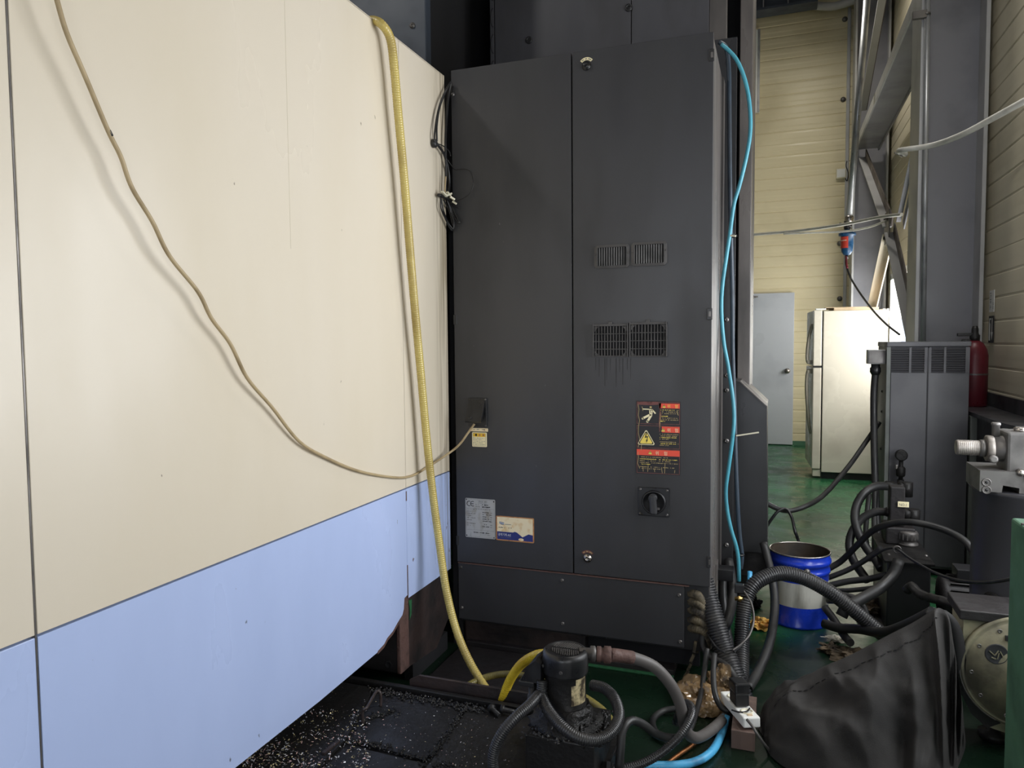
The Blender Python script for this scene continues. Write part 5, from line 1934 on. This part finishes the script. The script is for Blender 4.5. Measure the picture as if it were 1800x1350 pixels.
q = ps(WHITE)
q.box((-.031, -.075, 0), (.031, .16, .037), .005)
q.build('body', t)
for y in (-.028, .04, .105):
    q = ps(CONNECTOR)
    q.lathe([(.022, .036), (.022, .041), (.019, .042), (.018, .036)], (0, y, 0), (0, 0, 1), 18)
    q.build('socket', t)
q = ps(mat('switch_amber', (214, 190, 160), .4))
q.box((-.009, -.062, .034), (.009, -.05, .041), .002)
q.build('switch', t)
q = ps(BLACK)
q.box((-.027, .005, .040), (.024, .072, .088), .005)
q.box((-.029, .003, .085), (.026, .074, .125), .006)
q.build('plug_adapter', None, 'black plug adapter standing in the white power strip', 'plug')
hose('grey_cable', STEELDULL, [P(1313, 1265, 1, bk0.y + .0), P(1322, 1276, 1, bk0.y - .02), P(1332, 1292, 1, bk0.y - .03), P(1342, 1306, 1, bk0.y - .02), P(1352, 1318, 1, bk0.y - .0)], .005,
     'grey power cord leaving the white strip toward the black cover', 'cord')
hose('plug_wire', BLACK, [P(1286, 1248, 1, bk0.y + .06), P(1300, 1252, 1, bk0.y + .05), P(1312, 1251, 1, bk0.y + .05), P(1318, 1245, 1, bk0.y + .09)], .003,
     'thin dark wire lying across the white power strip', 'wire')

# ================================================================== PAIL
pc = V((.125, 3.985, 0))
pail = thing('pail', pc, 'open blue metal pail with a dirty white band beside the hoses', 'pail')
PR, PH = .147, .372
mb = MB(PAILBLUE)
prof = [(.139, 0), (.143, .004), (.143, .012), (.139, .018)]
prof += [(.139, .108)]
mb.lathe(prof, pc, (0, 0, 1), 48, cap=False)
mb.lathe([(.141, .232), (.142, .268), (.147, .272), (.148, .279), (.147, .286), (.142, .290), (.143, .312), (.150, .317), (.152, .327), (.150, .337), (.144, .342), (.147, PH - .006)], pc, (0, 0, 1), 48, cap=False)
mb.use(PAILIN).lathe([(.1445, PH - .003), (.141, .34), (.137, .02), (.0, .018)], pc, (0, 0, 1), 48, cap=False)
mb.build('body', pail)
mb = MB(PAILWHITE)
mb.lathe([(.1391, .108), (.1405, .170), (.1411, .232)], pc, (0, 0, 1), 48, cap=False)
mb.build('white_band', pail, label='oil-streaked white band')
mb = MB(STEEL)
ring = [pc + V((.1465 * math.cos(i * math.tau / 48), .1465 * math.sin(i * math.tau / 48), PH - .003)) for i in range(49)]
mb.tube(ring, .004, 8)
mb.build('rim', pail)
ea = math.radians(-78)
ep = pc + V((math.cos(ea) * .146, math.sin(ea) * .146, .300))
mb = MB(STEELDULL)
mb.lathe([(.016, -.004), (.016, .004), (.010, .010), (.004, .014)], ep, (math.cos(ea), math.sin(ea), 0), 16)
mb.build('handle_ear', pail)
mb = MB(STEELDULL)
hp_ = [ep + V((0, -.012, 0)), ep + V((.05, -.004, -.04)), ep + V((.10, .03, -.085)), ep + V((.135, .09, -.12)), ep + V((.145, .155, -.13))]
mb.tube(hp_, .0028, 6)
mb.build('wire_handle', pail)
mb = MB(mat('waste_oil', (38, 32, 24), .08))
mb.lathe([(.0, .09), (.1375, .09)], pc, (0, 0, 1), 32, cap=False)
mb.build('waste_oil', pail)

# glove and rags
mb = MB(GLOVE)
g0 = P(1336, 1097, 2, .02)
mb.blob(g0, (.05, .045, .032), 2, .6, 4, 1.9, .002)
mb.tube([g0 + V((.0, -.03, .01)), g0 + V((.03, -.055, .012)), g0 + V((.055, -.05, .025)), g0 + V((.05, -.03, .02))], .009, 8)
mb.tube([g0 + V((.02, .0, .02)), g0 + V((.06, -.02, .03)), g0 + V((.07, .0, .02))], .009, 8)
mb.build('work_glove', None, 'crumpled yellow work glove on the floor beside the pail', 'glove')
for (u, v, sz, sd, m, lb) in ((1462, 1140, (.05, .04, .025), 4, RAG, 'small tan rag on the floor in front of the black cover tip'), (1495, 1152, (.09, .06, .03), 9, RAG, 'dirty grey rag lying beside the small tan rag'), (1540, 1075, (.10, .08, .06), 6, RAG, 'dirty brown rag heaped below the hydraulic tank'),
                              (1470, 1122, (.05, .03, .010), 12, RAGWHITE, 'white paper scrap among the floor hoses'), (1320, 1060, (.05, .06, .05), 15, CLOTHDARK, 'oily black rag behind the ribbed conduits')):
    mb = MB(m)
    mb.blob(P(u, v, 2, .015), sz, sd, .8, 4, 2.6, .002)
    mb.build('rag', None, lb, 'rag')

# ================================================================== HYDRAULIC UNIT at the foot of the chiller
hx0, hx1 = P(1560, 985, 1, 3.9).x, P(1637, 988, 1, 3.9).x
HZ = .38
hyd = thing('hydraulic_tank', ((hx0 + hx1) / 2, 4.15, 0), 'black oily hydraulic tank with a silver filler cap below the louvred cabinet', 'tank')
mb = MB(DARKPAINT2)
mb.box((hx0, 3.9, .02), (hx1, 4.42, HZ - .012), .006)
mb.build('body', hyd)
mb = MB(OIL)
mb.box((hx0 - .015, 3.885, HZ - .012), (hx1 + .015, 4.43, HZ), .003)
mb.build('lid', hyd)
mb = MB(DARKPAINT2)
mb.box((hx0 - .03, 3.86, 0), (hx1 + .05, 4.45, .02), .003)
mb.build('drip_tray', hyd)
fc = P(1596, 958, 2, HZ)
mb = MB(STEELDULL)
mb.lathe([(.048, 0), (.048, .012), (.040, .014), (.040, .030), (.046, .032), (.046, .066), (.042, .074), (.0, .076)], fc, (0, 0, 1), 24)
for k in range(14):
    a = k * math.tau / 14
    mb.box(fc + V((math.cos(a) * .045 - .003, math.sin(a) * .045 - .003, .034)), fc + V((math.cos(a) * .045 + .003, math.sin(a) * .045 + .003, .064)))
mb.build('filler_cap', hyd, label='knurled silver filler cap')
for u, v in ((1562, 975), (1636, 978), (1568, 940), (1612, 948)):
    p = P(u, v, 2, HZ)
    mb = MB(STEELDULL)
    mb.screw((max(hx0 + .0, min(hx1, p.x)), min(p.y, 4.40), HZ), (0, 0, 1), .006)
    mb.build('bolt', hyd)
mb = MB(CASTDARK)
mb.box((hx0 + .03, 4.2, HZ), (hx1 - .02, 4.38, HZ + .09), .008)
mb.box((hx0 + .05, 4.22, HZ + .09), (hx0 + .12, 4.3, HZ + .30), .006)
mb.build('valve_block', hyd)
p = P(1588, 887, 1, 4.21)
mb = MB(LABELIVORY)
mb.box(p + V((-.026, 0, -.014)), p + V((.026, .006, .014)), .001)
mb.use(INKGREY).text('NO.1', p + V((-.020, -.0006, -.008)), (.8, 0, 0), (0, 0, 1), .02)
mb.build('tag_plate', hyd, label='small ivory tag')
for (u, v, y, s) in ((1586, 855, 4.55, .03), (1590, 830, 4.6, .022)):
    pass
for (u0, v0, u1, v1, y, r) in ((1555, 853, 1594, 857, 4.5, .028), (1556, 899, 1606, 905, 4.3, .028)):
    a, b = P(u0, v0, 1, y), P(u1, v1, 1, y)
    d = (b - a)
    mb = MB(OIL)
    L = d.length
    mb.lathe([(r * .8, 0), (r * .95, L * .05), (r * .95, L * .45), (r * .75, L * .47), (r * .75, L * .6), (r * 1.1, L * .62), (r * 1.1, L * .85), (r * .8, L * .87), (r * .8, L)], a, d, 8)
    mb.lathe([(r * 1.1, -.05), (r * 1.1, .03)], b, (0, 0, 1), 8)
    mb.build('hose_fitting', hyd)
# pressure gauge with valve on the chiller front
gq = P(1584, 800, 1, 4.93)
t = thing('gauge_valve', gq, 'dark stopcock with gauge fixed low on the front of the louvred cabinet', 'valve')
mb = MB(OIL)
mb.lathe([(.030, -.010), (.034, -.008), (.034, .018), (.028, .022)], gq, (0, -1, 0), 20)
mb.cyl(gq + V((0, 0, -.035)), gq + V((0, 0, -.15)), .013, 10)
mb.lathe([(.022, 0), (.026, .01), (.026, .05), (.018, .06)], gq + V((0, 0, -.13)), (0, 0, 1), 8)
mb.cyl(gq + V((0, 0, -.15)), gq + V((0, 0, -.30)), .020, 8)
mb.cyl(gq + V((0, .0, -.10)), gq + V((0, .07, -.10)), .014, 8)
mb.build('body', t)
mb = MB(STEEL)
mb.box(gq + V((-.03, -.01, -.085)), gq + V((-.018, .002, -.06)), .002)
mb.build('lever', t)
mb = MB(STEELDULL)
mb.lathe([(.024, .019), (.026, .021)], gq, (0, -1, 0), 20)
mb.build('dial', t)
# electric motor of the unit
m0 = V((hx1 + .05, 4.02, .185))
t = thing('hydraulic_motor', m0 - V((0, 0, .18)), 'dark finned electric motor lying right of the hydraulic tank', 'motor')
mb = MB(CASTDARK)
mb.lathe([(.05, 0), (.10, .01), (.105, .03), (.10, .04), (.10, .21), (.108, .22), (.108, .28), (.09, .295), (.01, .30)], m0, (1, 0, 0), 28)
mb.build('body', t)
mb = MB(CASTDARK)
for k in range(20):
    a = k * math.tau / 20
    d = V((0, math.cos(a), math.sin(a)))
    mb.beam(m0 + V((.045, 0, 0)) + d * .106, m0 + V((.20, 0, 0)) + d * .106, .006, .016, up=d)
mb.build('fin', t, kind='stuff')
mb = MB(CASTDARK)
mb.box(m0 + V((.06, -.09, -.185)), m0 + V((.19, .09, -.09)), .004)
mb.build('foot', t)
mb = MB(DARKPAINT2)
mb.box(m0 + V((.07, -.06, .10)), m0 + V((.17, .05, .16)), .005)
mb.build('terminal_box', t)

HB = 'black hoses of the hydraulic tank'
hose('hydraulic_hose', BLACKMAT, Pm([(1562, 855, 4.5), (1540, 855, 4.45), (1520, 866, 4.4), (1506, 888, 4.36), (1503, 914, 4.3), (1510, 940, 4.25), (1524, 965, 4.2), (1540, 985, 4.15), (1550, 1002, 4.1)]), .023,
     'uppermost thick hydraulic hose bending left off the louvred cabinet', 'hose')
hose('hydraulic_hose', BLACKMAT, Pm([(1560, 900, 4.3), (1538, 900, 4.3), (1515, 912, 4.3), (1498, 935, 4.28), (1493, 960, 4.25), (1500, 985, 4.2), (1514, 1006, 4.15), (1524, 1020, 4.1)]), .022,
     'second thick hydraulic hose bending left under the uppermost one', 'hose')
hose('hydraulic_hose', BLACKMAT, Pm([(1456, 1000, 4.2), (1480, 985, 4.2), (1510, 955, 4.15), (1535, 932, 4.1), (1565, 921, 4.02), (1600, 918, 3.97), (1640, 925, 3.93), (1675, 938, 3.88), (1700, 955, 3.82), (1714, 980, 3.78), (1718, 1010, 3.76)]), .0165,
     'long hydraulic hose arching right over the silver filler cap', 'hose')
mb = MB(STEELDULL)
mb.lathe([(.022, 0), (.026, .005), (.026, .03), (.020, .032), (.020, .05), (.026, .052), (.026, .075), (.022, .08), (.022, .17)], P(1718, 998, 1, 3.77), (0, 0, -1), 10)
mb.build('hose_coupling', None, 'grey steel coupling on the end of the long arching hydraulic hose', 'coupling')
for k, lst in enumerate(([(1455, 1016, 4.1), (1490, 1002, 4.1), (1520, 985, 4.08), (1550, 962, 4.05)], [(1455, 1030, 4.0), (1490, 1022, 4.0), (1525, 1018, 3.98), (1560, 1010, 3.95)], [(1456, 1038, 3.98), (1490, 1038, 3.95), (1530, 1034, 3.93), (1562, 1030, 3.9)],
                        [(1455, 1046, 3.9), (1480, 1046, 3.88), (1505, 1054, 3.85), (1520, 1072, 3.82), (1522, 1095, 3.8)], [(1455, 1056, 3.85), (1480, 1058, 3.8), (1505, 1068, 3.77), (1514, 1088, 3.74), (1510, 1110, 3.7)],
                        [(1450, 1068, 3.82), (1468, 1092, 3.74), (1482, 1115, 3.65), (1495, 1130, 3.55)], [(1528, 868, 4.6), (1524, 905, 4.55), (1522, 945, 4.5), (1530, 985, 4.4)], [(1538, 862, 4.7), (1537, 920, 4.6), (1538, 980, 4.5)],
                        [(1580, 985, 3.86), (1570, 1010, 3.82), (1545, 1035, 3.75), (1510, 1055, 3.65), (1488, 1068, 3.6), (1478, 1085, 3.58)], [(1448, 1096, 3.7), (1475, 1104, 3.65), (1510, 1106, 3.6), (1550, 1112, 3.5), (1590, 1100, 3.4), (1640, 1075, 3.3)])):
    hose('hydraulic_hose', BLACKMAT, Pm(lst), (.014, .016, .012, .017, .014, .018, .014, .016, .026, .022)[k],
         ('black hose leaving the pail upward to the hydraulic tank', 'black hose level with the pail rim band to the tank', 'slim black hose just below the level one behind the pail', 'black hose bending down right of the pail, outer one', 'black hose bending down right of the pail, inner one',
          'black hose slanting to the floor from the pail side', 'thin hose hanging behind the two thick bends', 'straight dark hose beside the louvred cabinet edge', 'fattest black hose sweeping down left from the tank', 'black hose lying on the floor below the tank toward the cover')[k], 'hose')
ring = [P(1577, 966, 1, 3.86) + V((.016 * math.cos(i * math.tau / 16), 0, .016 * math.sin(i * math.tau / 16))) for i in range(17)]
mb = MB(BLACKMAT)
mb.tube(Pm([(1535, 978, 3.95), (1555, 966, 3.9), (1575, 964, 3.87), (1600, 982, 3.8), (1640, 1005, 3.65), (1680, 1019, 3.45), (1720, 1024, 3.3), (1760, 1021, 3.1), (1800, 1012, 2.9)]), .0065, 7)
o = mb.build('ground_wire', None, 'thin grey wire sagging from the hydraulic tank to the right edge', 'wire')
mb = MB(STEELDULL)
mb.tube(ring, .004, 7)
mb.build('ring_lug', o)
hose('pipe_elbow', OIL, Pm([(1594, 1038, 3.3), (1602, 1030, 3.28), (1612, 1040, 3.25), (1626, 1048, 3.22), (1655, 1056, 3.15), (1690, 1066, 3.1), (1740, 1068, 3.05), (1800, 1068, 3.0)]), .018,
     'oily black pipe running right above the cream housing', 'pipe', pitch=.05, amp=.06)
hose('pipe_stub', OIL, Pm([(1730, 1036, 3.4), (1742, 1048, 3.3), (1756, 1062, 3.2)]), .020, 'short dark pipe stub behind the cream housing', 'pipe')

# ================================================================== TAILSTOCK and its stand
TY = 3.35
T_ = lambda u, v: P(u, v, 1, TY)
ta = T_(1680, 786)
ts = thing('tailstock', T_(1760, 860), 'grey steel tailstock with a bright ridged shaft pointing left on its stand', 'machine part')
az = ta.z
X = lambda u: T_(u, 786).x
SHAFT = mat('brushed_shaft', (150, 144, 138), .5, .7, dirt=(110, 105, 100), ds=30, stretch=(.2, 1, 1))
mb = MB(SHAFT)
mb.lathe([(.0275, 0), (.030, .003), (.030, X(1721) - ta.x)], (ta.x, TY, az), (1, 0, 0), 28)
for k in range(14):
    mb.lathe([(.0302, .006 + k * .0065), (.0307, .008 + k * .0065), (.0302, .010 + k * .0065)], (ta.x, TY, az), (1, 0, 0), 28, cap=False)
mb.build('shaft', ts, label='bright ridged shaft')
mb = MB(STEELDULL)
mb.lathe([(.034, 0), (.034, X(1731) - X(1721) + .004)], (X(1721), TY, az), (1, 0, 0), 24)
mb.build('collar', ts)
mb = MB(SHAFT)
mb.lathe([(.046, 0), (.052, .003), (.052, X(1744) - X(1732)), (.050, X(1745) - X(1732))], (X(1732), TY, az), (1, 0, 0), 28)
mb.build('ring', ts, label='polished ring')
mb = MB(STEELDULL)
mb.lathe([(.050, 0), (.051, X(1764) - X(1744)), (.056, X(1768) - X(1744))], (X(1744), TY, az), (1, 0, 0), 28)
mb.build('neck', ts)
mb = MB(STEELDULL)
mb.lathe([(.014, 0), (.014, .045), (.0165, .047), (.0165, .055), (.012, .058)], T_(1750, 768), (0, 0, 1), 14)
mb.build('oil_cup', ts)
mb = MB(STEELDULL)
mb.lathe([(.016, 0), (.016, .02), (.010, .024)], T_(1739, 803) + V((0, -.045, 0)), (0, -1, 0), 14)
mb.build('set_screw', ts)
x0, x1 = X(1762), X(1860)
CASTGREY = mat('cast_grey_paint', (96, 94, 92), .5, .3, dirt=(66, 64, 63), ds=9)
mb = MB(CASTGREY)
mb.box((x0, TY - .065, T_(1760, 832).z), (x1, TY + .085, T_(1760, 757).z), .010)
mb.build('head', ts)
mb = MB(STEEL)
mb.lathe([(.022, 0), (.026, .004), (.026, .018), (.020, .022)], T_(1795, 765) + V((0, 0, .01)), (0, 0, 1), 16)
mb.build('cap', ts)
for u, v, r in ((1783, 825, .014), (1800, 832, .024)):
    mb = MB(STEEL)
    mb.lathe([(r, 0), (r, .02), (r * .8, .03), (r * .2, .032)], T_(u, v) + V((0, -.065, 0)), (0, -1, 0), 14)
    mb.build('knob', ts)
bx0, bz0, bz1 = X(1714), T_(1740, 858).z, T_(1740, 822).z
mb = MB(CASTGREY)
sx0, sx1 = X(1752), X(1782)
mb.prism([(bx0, TY - .085, bz1), (bx0, TY - .085, bz0), (sx0, TY - .085, bz0), (sx0 + .004, TY - .085, bz0 + .028), (sx1, TY - .085, bz0 + .02), (sx1, TY - .085, bz0), (x1, TY - .085, bz0), (x1, TY - .085, bz1)], (0, .22, 0))
mb.build('base', ts)
mb = MB(STEELDULL)
mb.box((X(1745), TY - .05, bz1 - .004), (X(1860), TY + .07, T_(1760, 828).z), .006)
mb.build('saddle', ts)
for v in (841, 854):
    p = T_(1724, v) + V((0, -.085, 0))
    mb = MB(STEELDULL)
    mb.lathe([(.016, 0), (.016, .003), (.012, .003), (.012, .001)], p, (0, -1, 0), 16)
    mb.use(INK).lathe([(.006, .0022), (.0, .0023)], p, (0, -1, 0), 6)
    mb.build('bolt', ts)
mb = MB(PEDESTAL)
px0 = X(1717)
mb.lathe([(.205, 0), (.205, .04), (.185, .05), (.185, bz0 - .02), (.20, bz0 - .001)], (px0 + .19, TY + .06, 0), (0, 0, 1), 40)
mb.build('machine_stand', None, 'dark grey round machine stand under the tailstock', 'stand')

# ================================================================== CREAM HOUSING with round cover (lower right)
GY = 2.90
gb = thing('motor_housing', (P(1750, 1200, 1, GY).x, GY + .2, 0), 'grubby cream machine housing with a round bolted cover at lower right', 'machine')
gx0 = P(1692, 1150, 1, GY).x
mb = MB(GEARCREAM)
gz1 = P(1740, 1092, 1, GY).z
pts = [(gx0, .20), (gx0 + .03, .135), (gx0 + .08, .09), (gx0 + .14, .075), (gx0 + .5, .075), (gx0 + .5, gz1), (gx0 + .0, gz1)]
mb.prism([(x, GY, z) for x, z in pts], (0, .17, 0))
mb.build('body', gb)
mb = MB(CASTDARK)
mb.box((gx0 - .015, GY - .015, gz1), (gx0 + .5, GY + .185, gz1 + .035), .004)
mb.build('top_plate', gb)
gc = P(1800, 1180, 1, GY)
gr = .185
mb = MB(GEARCREAM)
mb.lathe([(gr + .012, 0), (gr + .012, .018), (gr + .002, .022), (gr - .006, .016), (gr - .008, .026), (.0, .032)], gc, (0, -1, 0), 56)
cov = mb.build('round_cover', gb)
mb = MB(STEELDULL)
ring = [gc + V((math.cos(math.radians(a)) * (gr + .012), -.016, math.sin(math.radians(a)) * (gr + .012))) for a in range(160, 250, 5)]
mb.tube(ring, .0035, 6)
mb.build('edge_ring', cov)
for a in (150, 185, 215, 250, 120):
    p = gc + V((math.cos(math.radians(a)) * (gr - .022), -.022, math.sin(math.radians(a)) * (gr - .022)))
    mb = MB(STEELDULL)
    mb.screw(p, (0, -1, 0), .007)
    mb.build('bolt', cov)
bp = P(1752, 1150, 1, GY - .028)
mb = MB(PEDESTAL)
mb.lathe([(.034, 0), (.036, .003), (.034, .005), (.031, .004), (.0, .004)], bp + V((0, .003, 0)), (0, -1, 0), 28)
mb.use(GEARCREAM)
for (x0, z0, x1, z1) in ((-.022, .010, -.006, -.004), (-.006, -.004, .004, .014), (.002, -.016, .006, .006), (.010, .012, .020, -.008), (-.016, -.012, -.002, -.016)):
    mb.beam(bp + V((x0, -.003, z0)), bp + V((x1, -.003, z1)), .003, .003, up=(0, 1, 0))
mb.build('emblem', cov, label='round dark emblem')
a, b = P(1767, 1117, 1, GY - .03), P(1800, 1130, 1, GY - .03)
mb = MB(INK)
mb.box((a.x, GY - .034, b.z), (b.x, GY - .026, a.z), .001)
mb.build('dark_plate', cov)
mb = MB(CASTDARK)
mb.prism([(gx0 - .004, GY - .004, .36), (gx0 + .04, GY - .004, .33), (gx0 + .055, GY - .004, .20), (gx0 + .12, GY - .004, .11), (gx0 + .08, GY - .004, .086), (gx0 + .03, GY - .004, .13), (gx0 - .004, GY - .004, .20)], (0, .02, 0))  # dark curved piece stands in for shadow on the housing
mb.build('shade_patch', gb)
for dx in (.13, .40):
    mb = MB(CASTDARK)
    mb.lathe([(.05, 0), (.05, .018), (.025, .024), (.025, .08)], (gx0 + dx, GY + .12, 0), (0, 0, 1), 14)
    mb.build('foot', gb)
mb = MB(CLOTHDARK)
st = [P(1652, 1072, 1, GY - .02), P(1668, 1085, 1, GY - .03), P(1680, 1110, 1, GY - .03), P(1686, 1150, 1, GY - .025), P(1688, 1190, 1, GY - .02)]
sp = spline(st, .02)
mb.rings([[p + V((-.020, 0, .004)), p + V((.022, .005, -.004)), p + V((.022, .013, -.004)), p + V((-.020, .008, .004))] for p in sp])
mb.build('cover_strap', None, 'black strap hanging between the fabric cover and the cream housing', 'strap')

# ================================================================== BLACK FABRIC COVER
Y_ = 2.86
ridge = [P(1342, 1296, 2, .004), P(1345, 1262, 1, 2.78), P(1358, 1232, 1, 2.80), P(1400, 1198, 1, 2.82), P(1450, 1172, 1, 2.84), P(1505, 1146, 1, 2.85), P(1560, 1117, 1, Y_), P(1605, 1094, 1, Y_), P(1634, 1076, 1, Y_), P(1652, 1069, 1, Y_),
         P(1668, 1085, 1, Y_), P(1676, 1130, 1, Y_), P(1684, 1180, 1, Y_ - .02), P(1692, 1240, 1, Y_ - .04), P(1697, 1300, 2, .004)]
front = [P(u, v, 2, .004) for u, v in ((1342, 1300), (1346, 1312), (1356, 1330), (1385, 1352), (1425, 1368), (1475, 1382), (1530, 1392), (1580, 1396), (1620, 1394), (1650, 1386), (1668, 1372), (1682, 1352), (1690, 1335), (1696, 1318), (1698, 1304))]
back = [V((p.x - (.02 if i < 3 else 0), p.y + .05 + .16 * min(1, p.z / .2), .004)) for i, p in enumerate(ridge)]


def resample(pts, n):
    c = []
    m = len(pts)
    for k in range(n + 1):
        s = k / n * (m - 1)
        i = min(int(s), m - 2)
        t = s - i
        p0 = pts[max(i - 1, 0)]
        p1, p2 = pts[i], pts[i + 1]
        p3 = pts[min(i + 2, m - 1)]
        c.append(.5 * ((2 * p1) + (p2 - p0) * t + (2 * p0 - 5 * p1 + 4 * p2 - p3) * t * t + (3 * p1 - p0 - 3 * p2 + p3) * t ** 3))
    return c


NI, NJ = 200, 70
Rg, Fr, Bk = resample(ridge, NI), resample(front, NI), resample(back, NI)
peak_i = 9 / 14
mb = MB(CLOTH)
grid = []
for i in range(NI + 1):
    s = i / NI
    row = []
    tent = max(0., min(1., (s - .15) / .35))
    for j in range(NJ + 1):
        t = -1 + 2 * j / NJ
        base = Fr[i] if t > 0 else Bk[i]
        a = abs(t)
        p = Rg[i].lerp(base, a)
        zr = Rg[i].z
        pil = math.sqrt(max(0, 1 - a ** 2.2))
        ten = (1 - a) ** (1.0 + .12 * tent)
        z = zr * (pil * (1 - tent) + ten * tent)
        # folds fanning out from the peak
        ph = s * 10.5 + .7 * math.sin(a * 1.7 + s * 6)
        f = abs(noise.noise(V((ph, a * .7, 2.2)))) - .28
        g = noise.noise(V((ph * 2.1, a * 1.3, 7.1)))
        w = math.sin(math.pi * min(1, a * 1.05)) ** .7 if a < .96 else math.sin(math.pi * min(1, a * 1.05)) ** .7
        amp = .16 * (.35 + .65 * tent) * w * (1 if t > 0 else .4)
        wr = noise.noise(V((p.x * 26, p.y * 26, z * 26))) * .010 * w
        wr2 = (abs(noise.noise(V((p.x * 7 + 3, p.y * 7, z * 8)))) - .2) * .085 * w * (1 - .65 * tent)
        q = V((p.x, p.y, z)) + V((-.15 * tent, -1 * (.35 + .3 * tent), .8 - .35 * tent)) * (amp * -(f * 1.7 + g * .25) + wr - wr2)
        q.z = max(q.z, .004)
        row.append(mb.bm.verts.new(q))
    grid.append(row)
for i in range(NI):
    for j in range(NJ):
        mb._face([grid[i][j], grid[i + 1][j], grid[i + 1][j + 1], grid[i][j + 1]], True)
cover = mb.build('fabric_cover', None, 'charcoal fabric machine cover heaped on the floor, peaked against the cream housing', 'cover')
# seams sewn along the cover
for jj, i0, i1 in ((int(NJ * .5) + 11, 28, 128), (int(NJ * .5) + 3, 118, 142)):
    pass
mb = MB(CLOTHDARK)
me = cover.data
off = cover.location
pts = [me.vertices[i * (NJ + 1) + int(NJ * .5 + 2 + 9 * (1 - (i - 30) / 98))].co + off for i in range(30, 128, 3)]
for a, b in zip(pts, pts[1:]):
    d = (b - a) * .62
    mb.beam(a + V((0, -.002, .002)), a + d + V((0, -.002, .002)), .0035, .0025)
mb.build('seam_stitch', cover, kind='stuff')

# ================================================================== GREEN MACHINE at the right edge
gm = thing('green_machine', (1.0, 2.25, 0), 'green painted machine side just showing at the right edge', 'machine')
gx = P(1791, 1000, 1, 2.22).x
gt = P(1795, 922, 1, 2.22).z
mb = MB(MACHGREEN)
mb.box((gx, .9, 0), (gx + .60, 2.30, gt), .006)  # body lengthened out of view to block low light
mb.build('panel', gm)
mb = MB(STEELDULL)
mb.box((gx + .002, 2.215, gt - .012), (gx + .2, 2.225, gt + .004), .002)
mb.build('chipped_edge', gm, label='paint chipped off the top edge')
